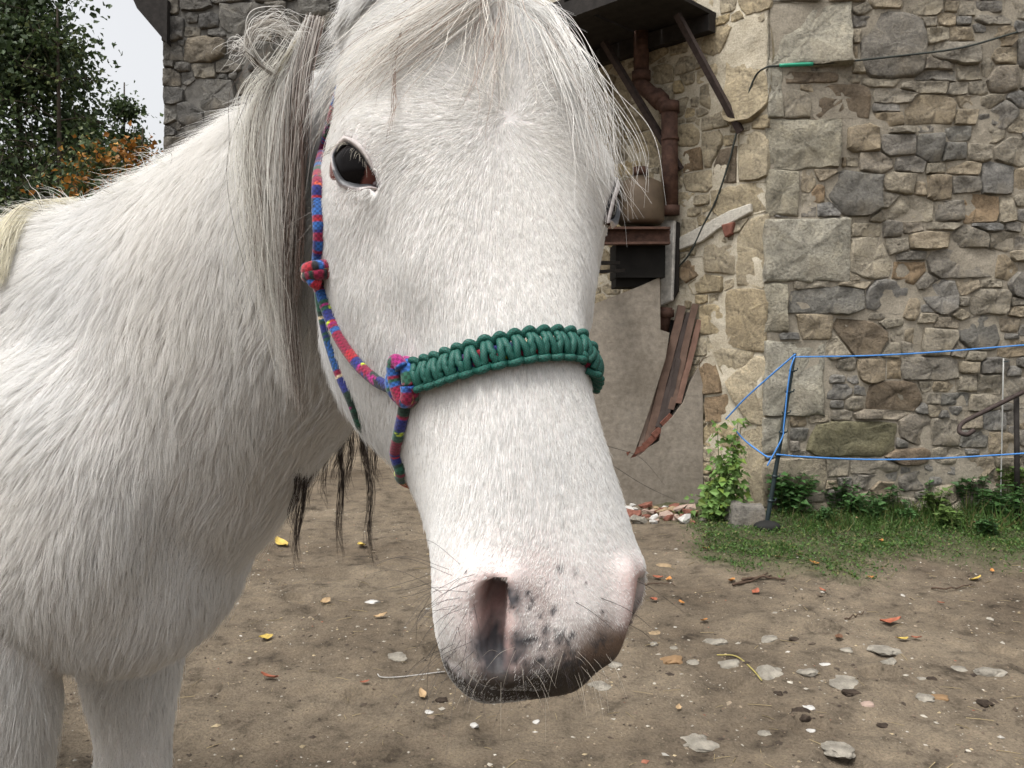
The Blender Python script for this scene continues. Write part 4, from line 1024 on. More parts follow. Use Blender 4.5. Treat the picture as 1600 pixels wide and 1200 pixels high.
# rusty curved bar at the right
hk = [W(1600, 612, 4.7), W(1560, 632, 4.72), W(1520, 652, 4.72), W(1503, 662, 4.72), W(1499, 674, 4.7), W(1510, 679, 4.68), W(1522, 672, 4.68)]
hk = np.array(hk); mb = MB(); mb.tube(catmull(hk - hk[0], 40), .013, 8)
bar = tag(empty('rusty_bar', hk[0]), 'rusty bent iron bar with hooked end above the weeds', 'iron bar'); mb.obj('bar', M_STEEL, bar)
mb = MB(); u0, u1 = W(1588, 618, 4.74), W(1590, 830, 4.74); mb.tube([u0 - hk[0], u1 - hk[0]], .015, 8); mb.obj('leg', M_DARKW, bar)

# trees at the far left
M_BARK = flat_mat('tree_bark', (.05, .04, .03), .95, .1, .4, 8, .8)
def tree(name, label, base, h, rad, n, ll, pal, seed, shape, group='trees beyond the yard', trunk_r=.16, lean=(0, 0), nlimb=26, clump=.16):
    g = np.random.default_rng(seed)
    root = tag(empty(name, base), label, 'tree' if 'shrub' not in name else 'shrub', group)
    mb = MB(); top = np.array([lean[0], lean[1], h * .93])
    q = catmull(np.array([[0, 0, -.1], top * .4 + g.normal(0, .1, 3) * [1, 1, 0], top]), 14); mb.tube(q, np.linspace(trunk_r, trunk_r * .15, 14), 8); mb.obj('trunk', M_BARK, root)
    lb = MB(); tips = []
    for i in range(nlimb):
        u = g.uniform(.12, .97); p0 = q[int(u * 13)]; a = g.random() * 6.28; R = rad * shape(u) * g.uniform(.55, 1.08)
        p1 = p0 + np.array([math.cos(a) * R, math.sin(a) * R, R * g.uniform(.0, .45)])
        c = catmull(np.array([p0, (p0 + p1) / 2 + [0, 0, R * .12], p1]), 7); lb.tube(c, np.linspace(trunk_r * .28 * (1 - u * .6), .008, 7), 5, False)
        for j in range(2, 7):
            tips.append((c[j], R * .10 + .05))
            for _ in range(2):
                v = g.normal(0, 1, 3) * R * .30; tips.append((c[j] + v, R * .08 + .05))
                lb.tube([c[j], c[j] + v * .6, c[j] + v], [.008, .006, .003], 4, False)
    lb.obj('limb', M_BARK, root)
    T = np.array([t for t, _ in tips]); 
    k = g.integers(0, len(T), n)
    C = T[k] + g.normal(0, 1, (n, 3)) * clump * rad * [1, 1, .7] * g.random((n, 1)) ** .5
    D = nrm(g.normal(0, 1, (n, 3)) + [0, 0, -.3]); U = nrm(g.normal(0, 1, (n, 3)) + [0, 0, .8])
    L = ll * g.uniform(.6, 1.3, n)
    tone = np.array(pal)[g.integers(0, len(pal), len(T))][k] * g.uniform(.7, 1.3, (n, 1))
    leaf_cloud('crown', C, D, U, L, L * .42, np.clip(tone, .005, .9), root)
    return root
def bpos(px, d): w = W(px, 600, d); return (w[0], w[1], 0)
DG = [(.042, .066, .026), (.052, .082, .03), (.036, .055, .024), (.068, .098, .034)]
cone = lambda u: (1 - u) ** .75 * 1.0 + .06
egg = lambda u: max(.12, math.sin(math.pi * min(.97, .12 + u * .86)) ** .7)
tree('fir_tree', 'tall dense dark green tree filling the left edge', bpos(45, 17), 9.0, 2.2, 26000, .12, DG, 301, lambda u: .35 + .85 * (1 - u) ** .6, nlimb=60, clump=.2)
tree('slender_tree', 'loose leafy tree with airy branches against the sky', bpos(105, 16), 7.9, 1.55, 5200, .085, [(.07, .10, .035), (.05, .08, .03), (.10, .12, .04)], 302, egg, nlimb=40, trunk_r=.11, clump=.18)
tree('young_fir', 'small pointed dark fir beside the barn edge', bpos(205, 19), 7.4, 1.15, 9000, .09, DG, 303, cone, nlimb=46, trunk_r=.1)
tree('dark_tree', 'rounded dark tree between the tall tree and the young fir', bpos(150, 20), 7.0, 2.0, 12000, .12, DG, 306, egg, nlimb=44)
OC = [(.36, .16, .03), (.29, .12, .022), (.40, .21, .035), (.20, .10, .025), (.08, .085, .03), (.06, .07, .028)]
tree('autumn_shrub', 'orange autumn shrub nearest the barn edge', bpos(232, 14.5), 5.1, 1.05, 9500, .10, OC, 304, egg, 'autumn shrubs beyond the yard', .06, nlimb=30, clump=.22)
tree('autumn_shrub', 'orange and green autumn shrub under the tall dark tree', bpos(158, 14), 4.65, 1.2, 9000, .10, OC + [(.05, .075, .025)] * 4, 305, egg, 'autumn shrubs beyond the yard', .06, nlimb=34, clump=.25)
tree('green_shrub', 'low dark green shrub behind the horse withers', bpos(60, 12.5), 2.9, 1.8, 7000, .10, DG + [(.06, .09, .03)], 307, egg, 'shrubs beyond the yard', .06, nlimb=34, clump=.22)
tree('green_shrub', 'low dark green shrub under the orange shrub', bpos(190, 13), 2.9, 1.3, 6000, .10, DG + [(.06, .09, .03)], 308, egg, 'shrubs beyond the yard', .06, nlimb=30, clump=.22)
# ------------------------------------------------------------------ the horse: one continuous body
PW = W(797, 180, 0.62)                       # whorl on the forehead
HL = nrm([0.115, -0.395, -0.911])            # down the face
_F0 = np.array([math.sin(math.radians(24)), -math.cos(math.radians(24)), 0])
HF = nrm(_F0 - HL * np.dot(_F0, HL))         # out of the face
HR = np.cross(HF, HL)                        # to the horse's left (picture right)
def HP(s, r, d):
    """head space -> world: s along the face from the poll, r sideways, d behind the front line"""
    return PW + HL * (s - 0.15) + HR * r - HF * d
def to_head(P):
    q = np.asarray(P) - PW
    return q @ HL + 0.15, q @ HR, -(q @ HF)

HEAD_ST = [
 (-.035,[(0,.08),(.03,.085),(.05,.11),(.055,.14),(.04,.18),(0,.19)]),
 (.00,[(0,.035),(.050,.042),(.078,.08),(.080,.13),(.055,.19),(0,.215)]),
 (.04,[(0,.016),(.054,.023),(.089,.06),(.094,.12),(.060,.185),(0,.21)]),
 (.09,[(0,.006),(.056,.013),(.095,.05),(.103,.11),(.064,.19),(0,.215)]),
 (.15,[(0,.0),(.060,.008),(.101,.04),(.114,.11),(.070,.20),(0,.235)]),
 (.20,[(0,.0),(.060,.009),(.100,.045),(.118,.11),(.078,.205),(0,.24)]),
 (.26,[(0,.002),(.050,.010),(.082,.05),(.106,.115),(.080,.212),(0,.25)]),
 (.32,[(0,.0),(.041,.009),(.063,.05),(.087,.112),(.069,.19),(0,.222)]),
 (.38,[(0,.0),(.040,.008),(.060,.045),(.065,.09),(.053,.145),(0,.172)]),
 (.43,[(0,.0),(.043,.008),(.063,.04),(.060,.08),(.045,.12),(0,.14)]),
 (.47,[(0,.0),(.047,.008),(.070,.04),(.062,.075),(.043,.11),(0,.125)]),
 (.50,[(0,.004),(.045,.011),(.067,.04),(.060,.075),(.043,.105),(0,.118)]),
 (.53,[(0,.012),(.034,.02),(.048,.045),(.050,.075),(.038,.10),(0,.11)]),
 (.55,[(0,.030),(.022,.036),(.030,.055),(.030,.075),(.022,.09),(0,.095)]),
]
HEAD_OFF = [(-.035,0),(.1,0),(.2,-.004),(.3,-.006),(.4,-.001),(.47,.0),(.55,-.010)]
def loft(sections, cap=True):
    n = len(sections[0]); V = np.concatenate(sections); F = []
    for i in range(len(sections) - 1):
        for j in range(n):
            k = (j + 1) % n
            F.append((i * n + j, (i + 1) * n + j, (i + 1) * n + k, i * n + k))
    if cap:
        V = np.vstack([V, sections[0].mean(0), sections[-1].mean(0)])
        a, b = len(V) - 2, len(V) - 1; o = (len(sections) - 1) * n
        for j in range(n):
            k = (j + 1) % n
            F.append((a, j, k)); F.append((b, o + k, o + j))
    return V, F

def head_geo():
    S = np.array([s for s, _ in HEAD_ST]); C = np.array([c for _, c in HEAD_ST])
    ctrl = np.concatenate([S[:, None], C.reshape(len(S), -1)], 1)
    ctrl = catmull(ctrl, 60)
    secs = []
    for row in ctrl:
        half = row[1:].reshape(6, 2)
        full = np.vstack([half, half[-2:0:-1] * [-1, 1]])
        q = catmull(full, 48, closed=True)
        ox = np.interp(row[0], *zip(*HEAD_OFF))
        secs.append(np.array([HP(row[0], a + ox, d) for a, d in q]))
    return loft(secs)

def spine_geo(st, n=48, m=50, sup=2.0):
    st = np.array(st, float); st = catmull(st, m)
    P = st[:, :3]; T = nrm(np.gradient(P, axis=0)); secs = []
    th = np.linspace(0, 2 * math.pi, n, endpoint=False)
    for p, t, a, b in zip(P, T, st[:, 3], st[:, 4]):
        up = nrm(np.array([0, 0, 1.]) - t * t[2]); sd_ = np.cross(up, t)
        c, s = np.cos(th), np.sin(th)
        e = 2.0 / sup
        secs.append(p + np.outer(np.sign(s) * abs(s) ** e * a, up) + np.outer(np.sign(c) * abs(c) ** e * b, sd_))
    return loft(secs)

NECK = [(-.045,.80,1.235,.12,.080),(-.12,.885,1.205,.145,.095),(-.24,.98,1.15,.185,.115),(-.38,1.08,1.06,.23,.145),
        (-.54,1.17,.965,.285,.19),(-.78,1.29,.91,.30,.235),(-1.10,1.44,.90,.30,.26),(-1.45,1.60,.91,.30,.27),
        (-1.75,1.74,.95,.27,.25),(-1.95,1.83,.98,.2,.19),(-2.02,1.865,.98,.08,.08)]
BODY_BACK = np.array([-.906, .423, 0])           # towards the tail
BODY_RIGHT = np.array([-.423, -.906, 0])         # the horse's right side
def leg_geo(x, y, hind=False):
    o = np.array([x, y, 0.])
    if not hind:
        pts = [(.02,.86,.07),(.01,.74,.092),(-.01,.62,.080),(-.015,.52,.064),(-.015,.44,.053),(-.01,.39,.055),(0,.33,.043),(0,.24,.034),(-.0,.16,.038),(-.012,.13,.042),(-.03,.085,.036),(-.045,.06,.045),(-.055,.0,.058)]
    else:
        pts = [(.0,.95,.19),(-.02,.80,.175),(-.03,.66,.125),(.03,.55,.075),(.085,.47,.06),(.075,.40,.052),(.055,.30,.04),(.045,.18,.037),(.035,.14,.044),(.01,.085,.036),(-.0,.06,.046),(-.01,.0,.058)]
    pts = np.array(pts)
    P = o + np.outer(pts[:, 0], BODY_BACK) + np.outer(pts[:, 1], [0, 0, 1.])
    q = catmull(np.hstack([P, pts[:, 2:]]), 40)
    return tube_geo(q[:, :3], q[:, 3], 20)

def to_closed(V, F, name):
    return mesh_obj(name, V, F)

def voxel_union(parts, voxel):
    v = []; f = []; n = 0
    for V, F in parts:
        v.append(V); f += [tuple(i + n for i in q) for q in F]; n += len(V)
    me = bpy.data.meshes.new('tmp')
    me.from_pydata(np.concatenate(v).tolist(), [], f)
    bm = bmesh.new(); bm.from_mesh(me); bmesh.ops.recalc_face_normals(bm, faces=bm.faces); bm.to_mesh(me); bm.free()
    o = bpy.data.objects.new('tmp', me); COL.objects.link(o)
    md = o.modifiers.new('r', 'REMESH'); md.mode = 'VOXEL'; md.voxel_size = voxel; md.adaptivity = 0
    dg = bpy.context.evaluated_depsgraph_get()
    ev = o.evaluated_get(dg); em = ev.to_mesh()
    V = np.empty(len(em.vertices) * 3, np.float32); em.vertices.foreach_get('co', V)
    F = np.empty(len(em.loops), np.int32); em.loops.foreach_get('vertex_index', F)
    nf = len(em.polygons)
    V = V.reshape(-1, 3).astype(float); F = F.reshape(nf, -1).copy()
    ev.to_mesh_clear(); bpy.data.objects.remove(o); bpy.data.meshes.remove(me)
    return V, F

def edges_of(F):
    k = F.shape[1]
    E = np.concatenate([F[:, [i, (i + 1) % k]] for i in range(k)])
    E = np.unique(np.sort(E, 1), axis=0)
    return E
def smooth(V, E, it, w=0.5):
    """w may vary from vertex to vertex"""
    n = len(V); deg = np.bincount(E.ravel(), minlength=n)[:, None]
    w = np.asarray(w); w = w[:, None] if w.ndim else w
    for _ in range(it):
        A = np.zeros_like(V)
        for c in range(3):
            A[:, c] = np.bincount(E[:, 0], V[E[:, 1], c], n) + np.bincount(E[:, 1], V[E[:, 0], c], n)
        V = V + w * (A / deg - V)
    return V
def vnormals(V, F):
    a, b, c, d = (V[F[:, i]] for i in range(4))
    fn = np.cross(c - a, d - b)
    Nn = np.zeros_like(V)
    for i in range(4):
        for k in range(3):
            Nn[:, k] += np.bincount(F[:, i], fn[:, k], len(V))
    return nrm(Nn)

def ear_geo(side):
    base = HP(.035, side * .058, .085); tipd = nrm(-HL * 0.93 + HR * side * 0.30 + HF * 0.12)
    secs = []
    fwd = nrm(HF * .8 + HR * side * .6)
    sd_ = np.cross(tipd, fwd)
    for u in np.linspace(0, 1, 12):
        w = .034 * (1 - u ** 2.2) * (1 + .5 * u) + .002
        th = np.linspace(0, 2 * math.pi, 20, endpoint=False)
        dpt = .024 * (1 - u ** 2) + .003
        fr = np.sin(th); q = np.where(fr > 0, fr * dpt * .25 * (1 if u > .15 else 1 + (0.15 - u) * 12), fr * dpt)
        secs.append(base + tipd * (u * .155 - .03) + np.outer(np.cos(th) * w, sd_) + np.outer(q, fwd))
    return loft(secs)

r_leg = np.array([-.66, 1.02]); l_leg = np.array([-.59, 1.245])
hb = np.array([-1.72, 1.72])
chest_axes = [BODY_RIGHT, BODY_BACK, [0, 0, 1]]
parts = [head_geo(), spine_geo(NECK),
         leg_geo(*r_leg), leg_geo(*l_leg),
         leg_geo(*(hb + BODY_RIGHT[:2] * .13), True), leg_geo(*(hb - BODY_RIGHT[:2] * .13), True),
         ellipsoid((-.515, 1.10, .80), (.175, .15, .185), chest_axes),
         ellipsoid((-.575, 1.02, .86), (.10, .17, .19), chest_axes),
         ellipsoid((-.52, 1.215, .82), (.10, .17, .19), chest_axes),
         ear_geo(1), ear_geo(-1)]
HV, HFc = voxel_union(parts, 0.0045)
HE = edges_of(HFc)
_s, _r, _d = to_head(HV)
near_head = np.clip((0.34 - np.linalg.norm(HV - HP(.28, 0, .08), axis=1)) / 0.06, 0, 1)
HV = smooth(HV, HE, 12, 0.5)
low_ = np.clip((.86 - HV[:, 2]) / .14, 0, 1)
HV = smooth(HV, HE, 160, 0.5 * (1 - near_head) * (1 - .86 * low_))
# ------------------------------------------------------------------ features sculpted into the head
HN = vnormals(HV, HFc)
HBVH = BVHTree.FromPolygons(HV.tolist(), HFc.tolist())
CAMP = Vector((0, 0, CAM_Z))
def hit(px, py, lift=0.0, guess=0.66):
    """where the line of sight meets the body (nearest point of the body if it misses)"""
    d = Vector(W(px, py, 1.0)) - CAMP
    loc, n, i, dist = HBVH.ray_cast(CAMP, d.normalized())
    if loc is None or abs(loc.y - guess) > 0.35:
        loc, n, i, dist = HBVH.find_nearest(Vector(W(px, py, guess)))
    return np.array(loc) + np.array(n) * lift, np.array(n)
def mirror(P):
    s, r, d = to_head(P); return HP(s[..., None] if np.ndim(s) else s, -r[..., None] if np.ndim(r) else -r, d[..., None] if np.ndim(d) else d)
def poly_dist(P, line):
    """distance to a polyline and the place along it"""
    best = np.full(len(P), 9e9); ta = np.zeros(len(P)); m = len(line) - 1
    for i in range(m):
        a, b = line[i], line[i + 1]; ab = b - a
        t = np.clip((P - a) @ ab / (ab @ ab), 0, 1)
        q = np.linalg.norm(P - a - t[:, None] * ab, axis=1)
        k = q < best; best[k] = q[k]; ta[k] = (i + t[k]) / m
    return best, ta
def swell(px, py, rad, amp, both=True):
    global HV
    p, _ = hit(px, py)
    for c in ((p, mirror(p)) if both else (p,)):
        w = np.exp(-((HV - c) ** 2).sum(1) / rad ** 2)
        HV = HV + HN * (w * amp)[:, None]

E_C, E_N = hit(553, 256)
E_N = nrm(E_N * 0.6 + nrm(np.array([0, 0, CAM_Z]) - E_C) * 0.55)
nos_px = [(774, 930), (770, 956), (776, 1002), (792, 1050)]
NOSTRIL = catmull(np.array([hit(*q)[0] for q in nos_px]), 12)
NOS_RIM = np.array([hit(*q)[0] for q in [(794, 908), (797, 950), (801, 1000), (807, 1052)]])
NOS_OUT = np.array([hit(*q)[0] for q in [(735, 905), (708, 945), (722, 1005), (765, 1055)]])
MOUTH = catmull(np.array([hit(*q)[0] for q in [(682, 1008), (704, 1042), (742, 1070), (790, 1086), (840, 1090)]]), 16)
swell(562, 196, .024, .007); swell(600, 215, .022, .004)
swell(520, 150, .025, -.006)
swell(556, 256, .030, .004)
swell(610, 340, .03, -.003); swell(625, 420, .035, .003)
for x_, y_ in ((608, 318), (622, 352), (634, 388), (644, 424), (652, 460)): swell(x_, y_, .016, .0013)
for x_, y_ in ((585, 380), (596, 430), (612, 480)): swell(x_, y_, .022, -.0014)
for x_, y_ in ((735, 430), (720, 640)): swell(x_, y_, .035, -.0012)
for x_, y_ in ((560, 470), (585, 530)): swell(x_, y_, .018, .002)
swell(700, 690, .05, -.003)
swell(770, 730, .06, .002)
swell(840, 860, .05, -.002)
for L, sgn in ((NOS_RIM, 2), (NOS_OUT, 1)):
    for c in (L, mirror(L)):
        q, t = poly_dist(HV, c)
        HV = HV + HN * (np.exp(-(q / (.0085 if sgn == 2 else .013)) ** 2) * (.0070 if sgn == 2 else .0055))[:, None]
# nostrils: a comma shaped pit that undercuts its inner rim
for c, sg in ((NOSTRIL, 1.0), (mirror(NOSTRIL) + HR * .010 - HF * .012, -1.0)):
    q, t = poly_dist(HV, c)
    R = np.interp(t, [0, .35, .7, 1], [.0082, .0094, .0086, .006])
    D = np.interp(t, [0, .25, .6, 1], [.060, .050, .030, .012])
    w = sstep((R * 1.25 - q) / (R * .75))
    inward = nrm(-HF * 0.75 + HR * sg * 0.42 - HL * 0.30)
    HV = HV + inward * (w * D)[:, None]
# the corner and the line of the mouth
for c in (MOUTH, mirror(MOUTH)):
    q, t = poly_dist(HV, c)
    HV = HV - HN * (np.exp(-(q / .0055) ** 2) * .010)[:, None]
# sockets
def eye_frame(C, n, side):
    right = nrm(np.cross(np.array([0, 0, 1.]), n)); up = np.cross(n, right)
    return right, up
EYE_PX = [(519, 240), (527, 229), (541, 222), (553, 229), (564, 239), (574, 254), (583, 270), (590, 283), (597, 297), (588, 292), (577, 289), (565, 290), (553, 288), (540, 283), (530, 268), (522, 250)]
_er, _eu = eye_frame(E_C, E_N, 1)
def eye2d(P, C=None):
    q = P - E_C; return np.stack([q @ _er, q @ _eu, q @ E_N], -1)
def plane_hit(px, py):
    o = np.array([0, 0, CAM_Z]); d = W(px, py, 1.0) - o
    t = ((E_C - o) @ E_N) / (d @ E_N); return o + d * t
EYE2 = np.array([eye2d(plane_hit(*q))[:2] for q in EYE_PX])
EYE2 = EYE2.mean(0) + (EYE2 - EYE2.mean(0)) * [1.0, .94]
def in_poly_dist(p2, poly):
    """signed distance to a closed outline, negative inside"""
    n = len(poly); dmin = np.full(len(p2), 9e9); ins = np.zeros(len(p2), bool)
    for i in range(n):
        a, b = poly[i], poly[(i + 1) % n]; ab = b - a
        t = np.clip((p2 - a) @ ab / (ab @ ab), 0, 1)
        dmin = np.minimum(dmin, np.linalg.norm(p2 - a - t[:, None] * ab, axis=1))
        c = ((a[1] > p2[:, 1]) != (b[1] > p2[:, 1])) & (p2[:, 0] < (b[0] - a[0]) * (p2[:, 1] - a[1]) / (b[1] - a[1] + 1e-12) + a[0])
        ins ^= c
    return np.where(ins, -dmin, dmin)
def head_mirror_pts(P):
    P = np.atleast_2d(P); return np.array([mirror(p) for p in P])
def socket(V, mir):
    Q = V if not mir else (lambda s, r, d: PW + np.outer(s - .15, HL) + np.outer(-r, HR) - np.outer(d, HF))(*to_head(V))
    e = eye2d(Q)
    sd_ = in_poly_dist(e[:, :2], EYE2)
    near = (abs(e[:, 2]) < .04)
    w = sstep((.003 - sd_) / .005) * near
    nn = -E_N
    if mir:
        nn = nn - 2 * HR * (nn @ HR)
    return V + nn * (w * .024)[:, None]
HV0 = HV.copy()
HV = socket(HV, False); HV = socket(HV, True)
HN = vnormals(HV, HFc)
HBVH = BVHTree.FromPolygons(HV.tolist(), HFc.tolist())
# ------------------------------------------------------------------ skin colours, body object, eyes
def proj(P):
    P = np.asarray(P) - np.array([0, 0, CAM_Z]); cp, sp = math.cos(PITCH), math.sin(PITCH)
    f = P[:, 1] * cp - P[:, 2] * sp; u = P[:, 1] * sp + P[:, 2] * cp
    return np.stack([800 + F_PX * P[:, 0] / f, 600 - F_PX * u / f], -1)

def spot(P, px, py, rad):
    c, _ = hit(px, py)
    return np.exp(-((P - c) ** 2).sum(1) / rad ** 2)

_lip_mid = hit(850, 1045)[0]
_sg = np.random.default_rng(8)
SPOTS = []
for _i in range(130):
    _x, _y = _sg.uniform(720, 965), 1010 - 130 * _sg.random() ** 1.6
    if _i > 50: _x, _y = _sg.uniform(800, 965), _sg.uniform(980, 1085)
    if _x < 795 and _y > 890: continue
    SPOTS.append((hit(_x, _y)[0], _sg.uniform(.0007, .0019) * (1.5 if _i > 60 else 1)))
def pigment(P):
    """skin colour, and how bare of hair it is"""
    s, r, d = to_head(P)
    n1 = vfbm(P, 90, 3, 3); n2 = vfbm(P, 220, 2, 9); n3 = vfbm(P, 38, 3, 21)
    base = np.tile([.60, .57, .55], (len(P), 1))
    hm_ = (np.linalg.norm(P - HP(.47, 0, .06), axis=1) < .22).astype(float)
    muz = sstep((s - .445 + n3 * .014) / .05) * sstep((.085 - d) / .03) * hm_
    _in = nrm(-HF * 0.75 + HR * 0.42 - HL * 0.30)
    q1 = np.min([poly_dist(P, NOSTRIL + _in * k)[0] for k in (0, .02, .04)], 0); q2 = np.min([poly_dist(P, mirror(NOSTRIL + _in * k))[0] for k in (0, .02, .04)], 0)
    nos = np.exp(-(np.minimum(q1, q2) / .017) ** 2)
    pink = np.clip(np.maximum(muz * (.20 + .20 * n3), nos), 0, 1)
    col = base * (1 - pink[:, None]) + np.array([.44, .285, .26]) * pink[:, None]
    low = sstep((s - .492 + n3 * .018) / .035) * hm_
    rightside = sstep((r + .025 + n3 * .012) / .03)
    brown = low * (0.25 + .75 * rightside) * sstep((.11 - d) / .03)
    col = col * (1 - brown[:, None]) + np.array([.115, .075, .052]) * brown[:, None]
    grey = np.zeros(len(P)); mk = np.where(hm_ > 0)[0]; Pm = P[mk]; gsub = np.zeros(len(mk))
    for c_, r0 in SPOTS:
        dd = ((Pm - c_) ** 2).sum(1); gsub = np.maximum(gsub, np.clip(1.5 * np.exp(-dd / r0 ** 2) + n2[mk] * .12 - .15, 0, 1) * (dd < 9 * r0 ** 2))
    grey[mk] = gsub
    grey = np.maximum(grey, np.clip(np.max([np.exp(-((P - NOSTRIL[a_] - _in * k_ - nrm(NOS_OUT[1] - NOS_RIM[1]) * o_) ** 2).sum(1) / rr_ ** 2) for a_, rr_, o_ in ((8, .0095, .006), (10, .010, .004), (11, .008, 0)) for k_ in (0, .015, .03)], 0) * 2.2 + n2 * .25 - .3, 0, 1))
    grey = np.maximum(grey, np.clip(spot(P, 800, 935, .006) * 1.4, 0, 1))
    grey = np.maximum(grey, np.clip(spot(P, 812, 1005, .006) * 1.4, 0, 1))
    col = col * (1 - grey[:, None]) + np.array([.045, .043, .047]) * grey[:, None]
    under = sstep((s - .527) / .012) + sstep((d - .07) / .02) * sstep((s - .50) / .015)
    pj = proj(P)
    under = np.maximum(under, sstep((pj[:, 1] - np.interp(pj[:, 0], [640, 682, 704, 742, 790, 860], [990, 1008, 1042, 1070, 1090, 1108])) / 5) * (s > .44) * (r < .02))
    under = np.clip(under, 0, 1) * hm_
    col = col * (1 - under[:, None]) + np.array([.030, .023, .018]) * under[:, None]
    e1 = np.exp(-((P - E_C) ** 2).sum(1) / .020 ** 2); e2 = np.exp(-((P - mirror(E_C)) ** 2).sum(1) / .020 ** 2)
    e = np.clip(np.maximum(e1, e2), 0, 1)[:, None] * .35
    col = col * (1 - e) + np.array([.30, .25, .24]) * e
    for mm_ in (False, True):
        k_ = np.where(np.linalg.norm(P - (mirror(E_C) if mm_ else E_C), axis=1) < .04)[0]
        if len(k_):
            Q = P[k_]
            if mm_: Q = PW + np.outer(s[k_] - .15, HL) + np.outer(-r[k_], HR) - np.outer(d[k_], HF)
            w_ = sstep((.0042 - in_poly_dist(eye2d(Q)[:, :2], EYE2)) / .0022)[:, None]
            col[k_] = col[k_] * (1 - w_) + np.array([.045, .042, .044]) * w_
    bare = np.clip(np.maximum(nos * 1.3, np.maximum(muz * .30 * sstep((s - .46) / .04), np.maximum(low * .6, under))), 0, 1)
    return np.clip(col, .01, .9), bare, pink, brown, grey

skin, nt, b = newmat('horse_skin', .6, .3)
a = N(nt, 'ShaderNodeAttribute', attribute_name='col')
t = noise_tex(nt, 260, 4)
r_ = ramp(nt, t.outputs['Fac'], [(.3, (.85,) * 3), (.7, (1.1,) * 3)])
nt.links.new(mixc(nt, 1, a.outputs['Color'], r_.outputs[0], 'MULTIPLY'), b.inputs['Base Color'])
b.inputs['Subsurface Weight'].default_value = .08
b.inputs['Subsurface Radius'].default_value = (.004, .0015, .001)
bump(nt, b, t.outputs['Fac'], .35, .0012)
horse = fast_mesh('horse', HV, HFc, skin)
tag(horse, 'white horse with a grey-flecked muzzle wearing a rope halter', 'horse')
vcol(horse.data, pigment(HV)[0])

eye_mat, nt, b = newmat('eye_globe', .04, .12)
b.inputs['IOR'].default_value = 1.33
at = N(nt, 'ShaderNodeAttribute', attribute_name='col')
nt.links.new(at.outputs['Color'], b.inputs['Base Color'])
lid_mat = attr_mat('eyelid_skin', 'col', .45, .45, .2, 300, .4, .0006)
lash_mat = flat_mat('dark_lash', (.10, .09, .085), .5, .3, .2, 50, 0)

